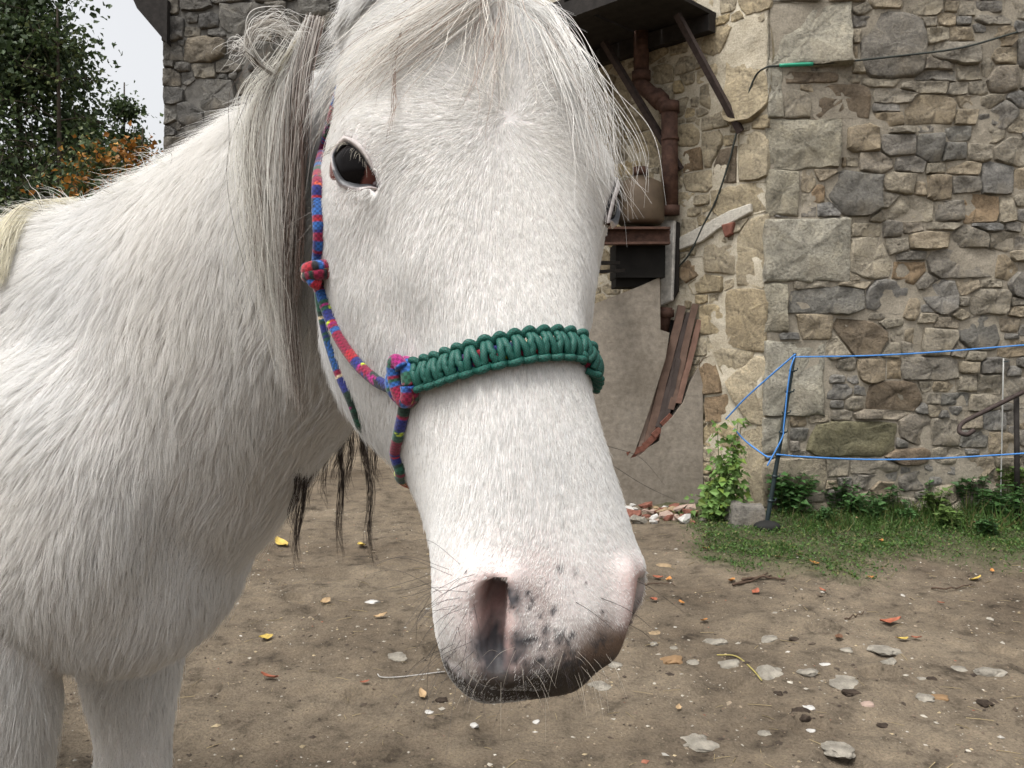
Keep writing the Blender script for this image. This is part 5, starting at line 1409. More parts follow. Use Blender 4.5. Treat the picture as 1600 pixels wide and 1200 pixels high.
def build_eye(mir):
    """globe, lid with its dark rim, corner flesh"""
    mm = (lambda P: head_mirror_pts(P)) if mir else (lambda P: np.atleast_2d(P))
    R = .030; c0 = EYE2.mean(0) + np.array([-.0015, .0015])
    C = E_C + _er * c0[0] + _eu * c0[1] - E_N * (R - .0040)
    th, ph = np.meshgrid(np.linspace(0, 2 * math.pi, 48, endpoint=False), np.linspace(0.001, math.pi * .36, 30))
    L = np.stack([np.sin(ph) * np.cos(th), np.sin(ph) * np.sin(th), np.cos(ph)], -1).reshape(-1, 3)
    V = C + R * (L[:, :1] * _er + L[:, 1:2] * _eu + L[:, 2:] * E_N)
    F = []
    for i in range(29):
        for j in range(48):
            k = (j + 1) % 48; F.append((i * 48 + j, (i + 1) * 48 + j, (i + 1) * 48 + k, i * 48 + k))
    e = eye2d(V)[:, :2]
    ip = np.array([eye2d(plane_hit(*q))[:2] for q in [(517, 236), (531, 220), (553, 220), (570, 238), (575, 256), (572, 274), (564, 289), (548, 293), (533, 288), (520, 262)]])
    iris = in_poly_dist(e, EYE2.mean(0) + (ip - EYE2.mean(0)) * [1.0, 1.0])
    w = sstep((iris + .0006) / .0018)[:, None]
    cv = np.array([.006, .005, .005]) * (1 - w) + np.array([.13, .05, .04]) * w
    if mir: F = [f[::-1] for f in F]
    o = fast_mesh('eye', mm(V), F, eye_mat, horse); vcol(o.data, cv)
    # lid: a skin collar from the coat surface in to the globe
    n = 64
    inner2 = catmull(EYE2, n, closed=True)
    cen = inner2.mean(0)
    rings = []; cols = []
    prof = [(1.0, -.004, 0), (1.0, .0010, 0), (1.07, .0022, 0), (1.16, .0022, .2), (1.26, .0014, .6), (1.38, .0002, 1.0), (1.5, -.002, 1.0)]
    for k, lift, fade in prof:
        ring = []
        for q, i in zip(inner2, range(n)):
            dirv = q - cen; ext = nrm(dirv) * (k - 1) * .016
            p2 = q + ext
            base = E_C + _er * p2[0] + _eu * p2[1]
            rr = p2 - c0
            zs = math.sqrt(max(R * R - rr @ rr, 1e-8)) - (R - .0040)
            loc, nn, _, _ = HB_NOEYE.ray_cast(Vector(base + E_N * .05), Vector(-E_N))
            zsurf = (np.array(loc) - E_C) @ E_N if loc is not None else 0
            if q[1] > cen[1]: lift = {1.07: .0024, 1.16: .0044, 1.26: .0040, 1.38: .0004}.get(k, lift)
            z = zs * (1 - fade) + zsurf * fade + lift
            ring.append(base + E_N * z)
        rings.append(ring)
    rings = np.array(rings)
    V = rings.reshape(-1, 3); F = []
    for i in range(len(prof) - 1):
        for j in range(n):
            k = (j + 1) % n; F.append((i * n + j, i * n + k, (i + 1) * n + k, (i + 1) * n + j))
    dark = np.array([.035, .036, .04]); mid = np.array([.36, .31, .30]); pale = np.array([.60, .55, .52])
    cm = np.array([dark, dark, dark, dark * 1.6, mid * .5, mid * 1.1, pale])
    cols = np.repeat(cm, n, 0).reshape(len(prof), n, 3)
    up_ = (inner2[:, 1] > cen[1])
    cols[2, up_] = dark * 2.5; cols[3, up_] = mid * .9 + pale * .25; cols[4, up_] = pale * .95; cols[5, up_] = mid * .75
    cols = cols.reshape(-1, 3) * (1 + .35 * vnoise(V, 300, 5)[:, None])
    if mir: F = [f[::-1] for f in F]
    o2 = fast_mesh('eyelid', mm(V), F, lid_mat, horse); vcol(o2.data, np.clip(cols, .01, .9))
    # flesh in the inner corner
    ic = eye2d(plane_hit(588, 289))[:2]
    ic3 = E_C + _er * ic[0] + _eu * ic[1] - E_N * .001
    V, F = ellipsoid(ic3, (.0035, .0035, .003), n=6)
    o3 = mesh_obj('tear_flesh', mm(V), F, flat_mat('tear_flesh', (.05, .03, .03), .3, .5, .3, 300), horse)
    return o
# a copy of the head surface without sockets for the lids to rest on
_tmpV = HV0
HB_NOEYE = BVHTree.FromPolygons(_tmpV.tolist(), HFc.tolist())
build_eye(False); build_eye(True)
# ------------------------------------------------------------------ coat, mane, forelock, whiskers
def hair_mat(name, rough=.5, spec=.35, trans=.38):
    m = bpy.data.materials.new(name); m.use_nodes = True
    nt = m.node_tree; b = nt.nodes['Principled BSDF']; out = nt.nodes['Material Output']
    b.inputs['Roughness'].default_value = rough; b.inputs['Specular IOR Level'].default_value = spec
    a = N(nt, 'ShaderNodeAttribute', attribute_name='hcol')
    nt.links.new(a.outputs['Color'], b.inputs['Base Color'])
    tr = nt.nodes.new('ShaderNodeBsdfTranslucent'); nt.links.new(a.outputs['Color'], tr.inputs['Color'])
    mx = nt.nodes.new('ShaderNodeMixShader'); mx.inputs[0].default_value = trans
    nt.links.new(b.outputs[0], mx.inputs[1]); nt.links.new(tr.outputs[0], mx.inputs[2])
    nt.links.new(mx.outputs[0], out.inputs['Surface'])
    return m
HAIR = hair_mat('hair_strands')

def curves_obj(name, P, R, C, parent, mat=None):
    """lists of batches: P (n,k,3) R (n,k) C (n,3)"""
    if not isinstance(P, list): P, R, C = [P], [R], [C]
    hc = bpy.data.hair_curves.new(name)
    hc.add_curves([p.shape[1] for p in P for _ in range(len(p))])
    flat = lambda A: np.ascontiguousarray(np.concatenate([np.asarray(a, np.float32).ravel() for a in A]))
    hc.position_data.foreach_set('vector', flat(P))
    ra = hc.attributes.get('radius') or hc.attributes.new('radius', 'FLOAT', 'POINT')
    ra.data.foreach_set('value', flat([np.broadcast_to(r, p.shape[:2]) for r, p in zip(R, P)]))
    ca = hc.attributes.new('hcol', 'FLOAT_COLOR', 'CURVE')
    c = np.concatenate([np.asarray(x, np.float32) for x in C])
    c4 = np.ones((len(c), 4), np.float32); c4[:, :3] = c
    ca.data.foreach_set('color', c4.ravel())
    hc.materials.append(mat or HAIR)
    o = bpy.data.objects.new(name, hc)
    return link(o, parent)

# --- short coat over the whole body
def tri_sample(V, F, dens, n):
    A = V[F[:, 0]]; B = V[F[:, 1]]; C_ = V[F[:, 2]]; D = V[F[:, 3]]
    ar = .5 * np.linalg.norm(np.cross(C_ - A, D - B), axis=1)
    p = ar * dens; p = p / p.sum()
    k = rng.choice(len(F), n, p=p)
    u = rng.random(n)[:, None]; v = rng.random(n)[:, None]
    P = A[k] * (1 - u) * (1 - v) + B[k] * u * (1 - v) + C_[k] * u * v + D[k] * (1 - u) * v
    return P, k

FC = HV[HFc].mean(1)
FN = nrm(np.cross(HV[HFc[:, 2]] - HV[HFc[:, 0]], HV[HFc[:, 3]] - HV[HFc[:, 1]]))
fs, fr, fd = to_head(FC)
headf = ((fs > -.06) & (fd < .275) & (abs(fr) < .14)).astype(float)
tocam = nrm(np.array([0, 0, CAM_Z]) - FC)
facing = (FN * tocam).sum(1)
fpix = proj(FC)
infr = (fpix[:, 0] > -250) & (fpix[:, 0] < 1100) & (fpix[:, 1] < 1450)
dens = np.where(headf > 0, 1.0, .24)
dens = dens * np.where(infr, np.where(facing > -.25, 1.0, .15), .05)
_, bare_f, *_ = pigment(FC)
dens = dens * (1 - .45 * bare_f) + .0001
for m_ in (False, True):
    Q = FC if not m_ else PW + np.outer(fs - .15, HL) + np.outer(-fr, HR) - np.outer(fd, HF)
    e = eye2d(Q)
    sdist = in_poly_dist(e[:, :2], EYE2)
    dens = np.where((sdist < np.where(e[:, 1] > EYE2[:, 1].mean(), .0048, .0022)) & (abs(e[:, 2]) < .035), 0, dens)
for c, sg_ in ((NOSTRIL, 1), (mirror(NOSTRIL), -1)):
    q, _ = poly_dist(FC, c); q3 = np.min([poly_dist(FC, c + nrm(-HF * .75 + HR * sg_ * .42 - HL * .3) * k)[0] for k in (.012, .025, .04)], 0); dens = np.where((q < .0095) | (q3 < .013), dens * .04, dens)
NH = 760000
P, fk = tri_sample(HV, HFc, dens, NH)
Nn = nrm(HN[HFc[fk]].mean(1))
s, r, d = to_head(P)
ish = np.clip((.26 - d) / .03, 0, 1) * np.clip((s + .02) / .03, 0, 1) * (abs(r) < .14)
# direction of the lie of the coat
whorl, _ = hit(795, 182)
rad = P - whorl; dist = np.linalg.norm(rad, axis=1)
rad = nrm(rad)
down = sstep((s - .15) / .12)[:, None]
hd = rad * np.exp(-dist / .22)[:, None] * 1.2 + HL * (.15 + .9 * down) + np.outer(np.sign(r) * .35 * sstep((abs(r) - .01) / .07), HR) - HF * (sstep((d - .05) / .06) * .55)[:, None]
swirl = np.cross(Nn, rad) * np.exp(-(dist / .03) ** 2)[:, None] * .8
hd = hd + swirl
muzz = sstep((s - .42) / .06)[:, None]
hd = hd * (1 - muzz) + (HL * .7 + np.outer(np.tanh(r / .018), HR) * .55 - HF * .2) * muzz
ear = (s < .0)[:, None]
hd = np.where(ear, -HL * .8 + HR * np.sign(r)[:, None] * .4, hd)
legm = sstep((.62 - P[:, 2]) / .08)[:, None]
frontness = np.clip((P - np.array([-.5, 1.1, 0])) @ -BODY_BACK / .2 + .6, 0, 1)[:, None]
bd = nrm(np.array([-.62, .30, -.55]))[None, :] * (1 - frontness * .6) + np.array([-.1, 0, -1.])[None, :] * (.25 + frontness * .6)
under = sstep((-Nn[:, 2] - .1) / .5)[:, None]
bd = bd * (1 - legm) + np.array([0.03, -.05, -1.]) * legm
H = hd * ish[:, None] + bd * (1 - ish[:, None])
nz = np.stack([vfbm(P, 22, 3, k) for k in (31, 47, 63)], -1)
H = H + nz * np.where(ish > .5, .15, .36)[:, None]
H = nrm(H - Nn * (H * Nn).sum(1, keepdims=True))
H = nrm(H + rng.normal(0, 1, H.shape) * np.where(ish > .5, .08, .09)[:, None])
cl, bare, pink, brown, grey = pigment(P)
jaw = sstep((d - .12) / .06) * ish * sstep((.42 - s) / .04)
length = np.where(ish > .5, .0082 + .014 * jaw + .006 * sstep((.1 - s) / .1), .027)
length = length * (1 - .55 * sstep((s - .42) / .06) * ish) * (1 - .45 * bare * ish)
length = length * (1 - .5 * sstep((.6 - P[:, 2]) / .15) * (1 - ish))
crest = (1 - ish) * sstep((Nn[:, 2] - .55) / .3) * sstep((P[:, 2] - 1.1) / .05)
length = length * (1 + .5 * crest) * (.7 + .6 * rng.random(NH))
fill = ((1 - ish) > .5) & (rng.random(NH) < .12)
length = np.where(fill, length * 1.5, length)
for m_ in (E_C, mirror(E_C)):
    q = np.linalg.norm(P - m_, axis=1); length *= np.clip((q - .012) / .025, .3, 1)
lift = np.where(ish > .5, .12 + .18 * jaw, .24) + .14 * crest + rng.normal(0, .05, NH)
# locks: hairs lean together towards a shared tip
kd_n = 17000
gi = rng.choice(NH, kd_n, replace=False)
kd = KDTree(kd_n)
tip = P + H * length[:, None]
for j, i in enumerate(gi): kd.insert(tip[i], j)
kd.balance()
near = np.array([gi[kd.find(p)[1]] for p in tip])
cstr = np.where(ish > .5, .12, .40) * (.5 + .7 * rng.random(NH))
cstr = cstr * np.clip(1 - bare, 0, 1)
tip_c = tip * (1 - cstr[:, None]) + tip[near] * cstr[:, None]
K = 5
u = np.linspace(0, 1, K)
mid = P + (tip_c - P) * .5 + Nn * (length * lift * .72)[:, None]
end = tip_c + Nn * (length * lift * .55)[:, None]
start = P - Nn * .0008
pts = ((1 - u) ** 2)[None, :, None] * start[:, None] + (2 * u * (1 - u))[None, :, None] * mid[:, None] + (u ** 2)[None, :, None] * end[:, None]
w0 = np.where(ish > .5, .00013, .00017) * (1 - .2 * bare)
rad_ = w0[:, None] * np.array([1, 1, .9, .65, .2])[None]
tone = .79 + .05 * rng.normal(0, 1, NH) + .065 * vfbm(P, 7, 3, 71)
tone = np.clip(tone, .42, .92)
warm = np.clip(.5 + .5 * vfbm(P, 5, 2, 80) + rng.normal(0, .25, NH), 0, 1)
hc_ = tone[:, None] * (np.array([.985, .985, .98]) * (1 - warm[:, None]) + np.array([1, .975, .93]) * warm[:, None])
flk = rng.random(NH) < np.where(ish > .5, .012, .02)
hc_ = np.where(flk[:, None], hc_ * .6, hc_)
mixk = np.clip(bare * .75 * np.maximum(grey, brown) + brown * .75, 0, .95)[:, None]
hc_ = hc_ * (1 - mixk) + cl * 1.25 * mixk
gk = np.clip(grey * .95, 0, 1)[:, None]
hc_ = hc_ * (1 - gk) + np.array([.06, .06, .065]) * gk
curves_obj('coat', pts, rad_, np.clip(hc_, .01, .95), horse)

# --- long hair: guides given as places, thickened into locks
def lock(guides, n, k=14, spread=.012, tipspread=1.6, col=(.7, .66, .58), cv=.12, dark=0.0, r=.00018, wave=.004, lenv=.25, clumps=None, darkcol=(.10, .075, .06)):
    """hairs interpolated across neighbouring guides (each a list of 3D points)"""
    G = np.array([catmull(np.array(g), k) for g in guides])
    m = len(G)
    t = rng.random(n) * max(m - 1, 1e-6)
    if clumps:
        cc = np.sort(rng.random(clumps)) * max(m - 1, 1e-6)
        t0 = cc[rng.integers(0, clumps, n)]
        tt = t0 + rng.normal(0, .10, n)
        mixu = .65
        t_end = np.clip(t0 * mixu + tt * (1 - mixu), 0, max(m - 1.0001, 0))
    else: t_end = t
    out = np.empty((n, k, 3))
    u = np.linspace(0, 1, k)
    for j in range(k):
        te = t * (1 - u[j]) + t_end * u[j]
        i = np.clip(te.astype(int), 0, max(m - 2, 0)); f = (te - i)[:, None]
        out[:, j] = G[i, j] * (1 - f) + G[np.minimum(i + 1, m - 1), j] * f
    sp = rng.normal(0, 1, (n, 3)) * spread
    out += sp[:, None] * (1 + (tipspread - 1) * u)[None, :, None] * .6
    ph = rng.random((n, 3)) * 6.28; fq = 3 + 5 * rng.random((n, 1))
    out += np.stack([np.sin(fq * u[None] * 2 + ph[:, c:c + 1]) * u[None] for c in range(3)], -1) * wave
    # trim to different lengths
    ln = 1 - lenv * rng.random(n) ** 1.5
    uu = u[None] * ln[:, None] * (k - 1); i = np.clip(uu.astype(int), 0, k - 2); f = (uu - i)[..., None]
    ar = np.arange(n)[:, None]
    out = out[ar, i] * (1 - f) + out[ar, i + 1] * f
    R = r * (.75 + .5 * rng.random((n, 1))) * np.interp(u, [0, .1, .7, 1], [.8, 1, .9, .25])[None]
    tone = np.clip(1 + rng.normal(0, cv, n), .4, 1.35)
    C = np.array(col)[None] * tone[:, None]
    dk = rng.random(n) < dark
    C = np.where(dk[:, None], np.array(darkcol)[None] * (.6 + 1.0 * rng.random((n, 1))), C)
    return out, R, np.clip(C, .01, .93)

class Hairs:
    def __init__(s): s.p = []; s.r = []; s.c = []
    def add(s, t): s.p.append(t[0]); s.r.append(t[1]); s.c.append(t[2])
    def obj(s, name, parent): return curves_obj(name, s.p, s.r, s.c, parent)

def drape(pts, lift=.006, guess=.75, maxd=None):
    """guide points: bearings laid on the body with some lift; a third value fixes the distance instead"""
    o = []
    for q in pts:
        if len(q) == 3: o.append(W(*q))
        else:
            p, n = hit(q[0], q[1], 0, guess); o.append(p + n * lift)
    return o
CREAM = (.72, .68, .60); ASH = (.50, .46, .41); WHITE = (.80, .78, .74)
fl = Hairs()
# forelock swept across to the near side
A = [drape([(775, 4), (735, 45), (690, 95), (640, 140), (590, 190)], .008), drape([(760, 2), (700, 50), (640, 105), (575, 165), (540, 220)], .010),
     drape([(735, 0), (660, 50), (590, 105), (535, 170), (505, 240)], .012), drape([(725, 0), (640, 60), (562, 125), (512, 195), (488, 300)], .012)]
fl.add(lock(A, 230, 14, .012, 2.0, (.68, .655, .61), .18, .2, .00015, .004, .55, 60, (.30, .22, .17)))
fl.add(lock([drape([(800, 2), (750, 35), (700, 80), (650, 110), (600, 140)], .004), drape([(720, 2), (640, 50), (585, 95), (545, 150), (520, 210)], .008)], 90, 14, .013, 1.8, (.60, .57, .53), .2, .25, .00015, .003, .5, 40, (.28, .2, .15)))
# fringe down the middle
fl.add(lock([drape([(740, 8), (735, 60), (725, 130), (712, 200)], .006), drape([(800, 8), (805, 60), (815, 120), (830, 190)], .006)], 150, 14, .014, 2.2, (.70, .66, .6), .2, .18, .00017, .004, .6, 16, (.3, .22, .18)))
fl.add(lock([drape([(632, 60), (622, 120), (616, 180), (612, 245)], .007)] * 2, 6, 14, .0012, 2, (.20, .14, .11), .2, 0, .0002, .002, .3))
# the long lock over the far eye
B = [drape([(745, 4), (800, 30), (845, 80), (870, 150), (880, 230)], .010),
     drape([(770, 0), (835, 30), (885, 90), (915, 170), (925, 260)], .014),
     [*drape([(785, -4), (845, 30)], .012), W(886, 95, .625), W(922, 175, .615), W(942, 265, .61), W(948, 325, .61)],
     [*drape([(800, -6), (856, 25)], .012), W(898, 90, .63), W(936, 170, .62), W(964, 260, .61), W(986, 345, .61)]]
fl.add(lock(B, 260, 16, .007, 2.4, (.76, .75, .73), .14, .12, .00016, .006, .75, 70, (.42, .36, .32)))
fl.add(lock(B[1:], 50, 16, .012, 2.6, (.82, .8, .76), .1, .1, .00019, .008, .25, 14))
fl.obj('forelock', horse)

# mane hanging on the near side of the neck
mn = Hairs()
def dm(px, py, dd): return W(px, py, dd)
M1 = [[dm(432, 122, .815), dm(402, 150, .825), dm(382, 230, .83), dm(394, 350, .83), dm(412, 450, .84), dm(428, 520, .85)],
      [dm(440, 116, .81), dm(418, 150, .815), dm(402, 230, .815), dm(410, 350, .815), dm(425, 460, .83), dm(440, 560, .84)],
      [dm(470, 62, .825), dm(440, 135, .81), dm(425, 230, .80), dm(430, 350, .80), dm(438, 470, .82), dm(450, 600, .83)],
      [dm(485, 30, .83), dm(462, 120, .80), dm(455, 230, .79), dm(450, 350, .79), dm(450, 470, .81), dm(462, 640, .82)],
      [dm(500, 30, .82), dm(482, 120, .79), dm(474, 220, .785), dm(462, 340, .785), dm(456, 470, .80), dm(470, 660, .82)]]
mn.add(lock(M1[:4], 2300, 18, .004, 1.3, (.68, .66, .62), .16, .10, .00022, .004, .38, 40, (.22, .17, .14)))
mn.add(lock(M1[2:], 480, 18, .004, 1.2, (.48, .44, .40), .25, .38, .00022, .004, .30, 16, (.10, .07, .055)))
mn.add(lock(M1[3:], 40, 18, .004, 1.8, (.16, .10, .08), .3, .5, .00022, .005, .15, 4))
mn.add(lock([[dm(470, 190, .775), dm(474, 280, .775), dm(470, 380, .78), dm(463, 480, .79)]] * 2, 40, 14, .0014, 1.5, (.17, .12, .10), .3, .4, .00022, .003, .3))
mn.add(lock(M1[:3], 260, 18, .012, 2.6, (.74, .72, .66), .12, .1, .00018, .010, .4, 20))
# tied loop of mane
for a in (0, 1):
    loop = [dm(497, 40, .83), dm(470, 62, .82), dm(446, 95, .81), dm(431, 120, .805)]
    mn.add(lock([loop, [p + np.array([.004, 0, .004]) for p in loop]], 110, 10, .0024, .6, (.62, .58, .48), .15, .12, .00021, .001, .02))
    stem = [dm(430, 119, .805), dm(410, 106, .80), dm(396, 88, .795), dm(390, 68, .79), dm(400, 46, .79), dm(425, 38, .795), dm(448, 50, .80), dm(455, 66, .805)]
    mn.add(lock([stem, [p + np.array([0, 0, .002]) for p in stem]], 90 if a == 0 else 12, 20, .0010 if a == 0 else .004, 5, (.50, .47, .42) if a == 0 else (.72, .70, .66), .15, .1, .0002, .003, .45))
    fan = [[dm(390, 70, .79), dm(402, 44, .79), dm(430, 36, .795), dm(455, 52, .80), dm(462, 80, .81)], [dm(388, 72, .79), dm(380, 62, .79), dm(372, 62, .79), dm(362, 72, .79), dm(352, 80, .79)]]
    mn.add(lock(fan[:1] * 2, 26, 14, .006, 2.5, (.74, .72, .68), .12, .1, .00018, .006, .5))
    mn.add(lock([fan[1], [p + np.array([.006, 0, -.012]) for p in fan[1]]], 22, 12, .004, 2.5, (.74, .72, .68), .12, .1, .00018, .004, .4))
# strands hanging below the neck from the far side
for (x0, y0, x1, y1, dd, n_, dkk) in [(470, 690, 462, 890, 1.02, 40, .8), (455, 700, 458, 830, 1.0, 26, .7), (487, 680, 478, 800, 1.04, 22, .8), (500, 660, 505, 790, 1.06, 18, .7), (520, 640, 532, 880, 1.06, 34, .8),
                                 (540, 640, 545, 780, 1.08, 30, .7), (562, 660, 585, 895, 1.05, 26, .9), (556, 600, 575, 740, 1.02, 60, .5), (572, 640, 592, 760, 1.04, 30, .4), (535, 640, 520, 760, 1.08, 26, .6)]:
    g = [dm(x0 + 6, y0 - 60, dd + .01), dm(x0, y0, dd), dm((x0 * .6 + x1 * .4) + 5, y0 * .6 + y1 * .4, dd - .005), dm(x0 * .25 + x1 * .75 - 4, y0 * .25 + y1 * .75, dd - .005), dm(x1, y1, dd)]
    mn.add(lock([g, [p + np.array([.004, 0, 0]) for p in g]], n_, 16, .0045, .6, (.16, .13, .11), .3, dkk, .00024, .004, .25, 2, (.035, .025, .022)))
mn.obj('mane', horse)

# lock at the withers and the fluff along the crest
wl = Hairs()
g1 = [drape([(135, 328), (95, 332), (60, 350), (38, 385), (24, 440)], .012, 1.2), drape([(120, 324), (80, 330), (48, 352), (20, 395), (5, 460)], .018, 1.2), drape([(105, 326), (50, 338), (15, 365), (-15, 410), (-40, 470)], .016, 1.2)]
wl.add(lock(g1, 1100, 14, .006, 1.3, (.72, .68, .55), .12, .05, .0003, .004, .3, 12))
for i in range(46):
    x = 40 + 230 * rng.random(); y = np.interp(x, [40, 100, 160, 200, 260], [345, 334, 322, 302, 262]) + 8
    p, n_ = hit(x, y, 0, 1.15)
    L_ = .03 + .05 * rng.random() * (1 if x < 170 else .5)
    v = nrm(np.array([-.6 + rng.normal(0, .4), rng.normal(0, .3), .55 + rng.normal(0, .25)]))
    g = [p, p + v * L_ * .5, p + v * L_ + np.array([-.01, 0, -.012])]
    wl.add(lock([g, g], 6, 8, .004, 2.2, (.76, .74, .69), .12, .05, .00024, .003, .4))
wl.obj('withers_hair', horse)

# whiskers and lashes
wk = Hairs()
def strand(pts, r=.00022, c=(.03, .028, .028), k=10):
    q = catmull(np.array(pts), k)[None]
    wk.add((q, r * np.interp(np.linspace(0, 1, k), [0, .6, 1], [1, .8, .25])[None], np.array([c])))
wlist = [((712, 880), (650, 905, .53), (560, 930, .54)), ((718, 890), (660, 925, .53), (590, 940, .55)), ((700, 900), (640, 920, .54), (600, 925, .55)),
         ((725, 860), (690, 845, .52), (668, 850, .52)), ((740, 880), (700, 930, .52), (655, 980, .53)), ((690, 930), (655, 960, .54), (650, 1010, .55)),
         ((700, 960), (670, 985, .54), (640, 1035, .55)), ((712, 985), (680, 1010, .53), (655, 1045, .54)), ((730, 830), (700, 870, .51), (668, 920, .51)),
         ((745, 800), (715, 855, .51), (690, 900, .51)), ((735, 885), (705, 887, .51), (645, 886, .51)), ((720, 850), (690, 900, .51), (640, 990, .53)),
         ((738, 845), (720, 900, .50), (728, 950, .50)), ((760, 720), (725, 800, .52), (702, 850, .52)), ((690, 990), (670, 1040, .55), (668, 1100, .56)),
         ((700, 1010), (660, 1030, .55), (625, 1062, .56)), ((725, 1040), (700, 1060, .53), (672, 1075, .54)), ((760, 1050), (745, 1075, .50), (740, 1100, .5)),
         ((780, 1050), (770, 1080, .49), (752, 1105, .5)), ((900, 940), (930, 960, .47), (965, 990, .47)), ((930, 930), (985, 955, .50), (1040, 1000, .52)),
         ((960, 900), (1010, 915, .52), (1080, 965, .54)), ((950, 960), (1000, 985, .52), (1030, 1010, .53)), ((880, 990), (895, 1020, .46), (902, 1048, .46)),
         ((960, 720), (1010, 760, .58), (1075, 790, .6)), ((955, 690), (1000, 715, .6), (1040, 760, .62))]
for a, b_, c_ in wlist:
    p, n_ = hit(*a, -.001, .55)
    strand([p, W(*b_), W(*c_)], .00017)
for i in range(30):
    a = (690 + 60 * rng.random(), 870 + 150 * rng.random()); p, n_ = hit(*a, -.001, .55)
    v = nrm(n_ + rng.normal(0, .35, 3) + np.array([-.3, -.1, -.3])); L_ = .02 + .045 * rng.random()
    strand([p, p + v * L_ * .55, p + v * L_ + np.array([0, 0, -.25 * L_])], .00012, (.05, .045, .045))
for i in range(60):
    a = (720 + 240 * rng.random(), 1010 + 80 * rng.random()); p, n_ = hit(*a, -.001, .5)
    v = nrm(n_ + rng.normal(0, .4, 3) + np.array([0, 0, -.6])); L_ = .008 + .02 * rng.random()
    strand([p, p + v * L_ * .55, p + v * L_ + np.array([0, 0, -.25 * L_])], .0001, (.4, .36, .3) if rng.random() < .6 else (.05, .04, .04))
for a, b_, c_ in [((560, 306), (500, 340, .64), (448, 398, .65)), ((550, 305), (480, 335, .64), (420, 372, .66)), ((545, 310), (525, 345, .63), (492, 430, .65)), ((565, 312), (530, 360, .63), (528, 420, .64))]:
    p, n_ = hit(*a, -.001); strand([p, W(*b_), W(*c_)], .00016, (.25, .23, .21))
for i in range(46):   # lashes
    u_ = i / 45; q = catmull(EYE2[0:6], 46)[i]
    p = E_C + _er * q[0] + _eu * q[1] + E_N * .004
    v = nrm(E_N * .9 + _eu * (-.55 + .2 * rng.random()) + _er * (-.5 + .9 * u_) + rng.normal(0, .12, 3)); L_ = .009 + .006 * rng.random()
    strand([p, p + v * L_ * .6, p + v * L_ - _eu * L_ * .25], .00010, (.5, .46, .38) if rng.random() < .5 else (.06, .05, .05))
wk.obj('whiskers', horse)
# tail, long and pale
tl = Hairs()
tb = np.array([-2.0, 1.86, 1.12])
tl.add(lock([[tb, tb + np.array([-.1, .04, -.05]), tb + np.array([-.15, .06, -.4]), tb + np.array([-.13, .05, -.9])], [tb + np.array([.03, .06, 0]), tb + np.array([-.07, .1, -.06]), tb + np.array([-.12, .12, -.4]), tb + np.array([-.1, .12, -.85])]], 900, 16, .02, 1.8, (.6, .56, .5), .15, .1, .0007, .01, .3))
tl.obj('tail', horse)
# ------------------------------------------------------------------ rope halter
def rope_mat():
    m, nt, b = newmat('woven_rope', .85, .2)
    a = N(nt, 'ShaderNodeAttribute', attribute_name='col')
    u = nt.nodes.new('ShaderNodeUVMap')
    ch = N(nt, 'ShaderNodeTexChecker', Scale=1.0)
    mp = nt.nodes.new('ShaderNodeMapping'); mp.inputs['Scale'].default_value = (14, 600, 1); mp.inputs['Rotation'].default_value = (0, 0, .0)
    nt.links.new(u.outputs[0], mp.inputs['Vector']); nt.links.new(mp.outputs[0], ch.inputs['Vector'])
    ch.inputs['Color1'].default_value = (1.25, 1.25, 1.25, 1); ch.inputs['Color2'].default_value = (.55, .55, .55, 1)
    nt.links.new(mixc(nt, .8, a.outputs['Color'], ch.outputs['Color'], 'MULTIPLY'), b.inputs['Base Color'])
    bump(nt, b, ch.outputs['Fac'], .5, .0008)
    b.inputs['Sheen Weight'].default_value = .25
    return m
M_ROPE = rope_mat()
RC = dict(crim=(.19, .008, .035), red=(.30, .012, .022), blue=(.02, .085, .28), navy=(.015, .02, .13), green=(.015, .075, .045), dkg=(.012, .03, .02), mag=(.26, .012, .12), lime=(.45, .55, .02), cream=(.50, .40, .26), org=(.50, .08, .02), black=(.01, .01, .012))
def rope_tube(name, pts, r, parent, pal, seed, n=14, seglen=.0042):
    """woven cord: blocks of dyed yarn that differ round the cord and along it"""
    P = np.array(pts, float); L = np.concatenate([[0], np.cumsum(np.linalg.norm(np.diff(P, axis=0), axis=1))])
    m = max(24, int(L[-1] / .0011)); t = np.linspace(0, L[-1], m)
    P = np.stack([np.interp(t, L, P[:, k]) for k in range(3)], 1)
    for _ in range(3): P[1:-1] = .5 * P[1:-1] + .25 * (P[:-2] + P[2:])
    V, F = tube_geo(P, r, n)
    o = mesh_obj(name, V, F, M_ROPE, parent)
    g = np.random.default_rng(seed); names = [p for p, _ in pal]; w = np.array([q for _, q in pal], float); w /= w.sum()
    cols = np.zeros((m, n, 3)); i = 0
    while i < m:
        ln = int(max(2, g.exponential(seglen) / .0011 * 1.2)); main = RC[g.choice(names, p=w)]
        seq = np.array(main)[None, None] * np.ones((min(ln, m - i), n, 3))
        if g.random() < .8:
            alt = RC[g.choice(['lime', 'org', 'red', 'green', 'navy', 'blue', 'mag', 'black', 'cream'], p=[.16, .16, .14, .12, .12, .1, .1, .05, .05])]; j0 = g.integers(0, n); wd = g.integers(2, 5)
            for j in range(j0, j0 + wd):
                for a_ in range(seq.shape[0]):
                    if g.random() < .75: seq[a_, j % n] = alt
        cols[i:i + ln] = seq; i += ln
    cols *= g.uniform(.8, 1.2, (m, n, 1))
    vcol(o.data, cols.reshape(-1, 3))
    uv = o.data.uv_layers.new(name='UVMap')
    vi = np.empty(len(o.data.loops), np.int32); o.data.loops.foreach_get('vertex_index', vi)
    U = np.stack([(vi % n) / n, (np.minimum(vi // n, m - 1)) * .0011], 1).astype(np.float32)
    uv.data.foreach_set('uv', U.ravel())
    return o
halter0, _ = hit(641, 597)
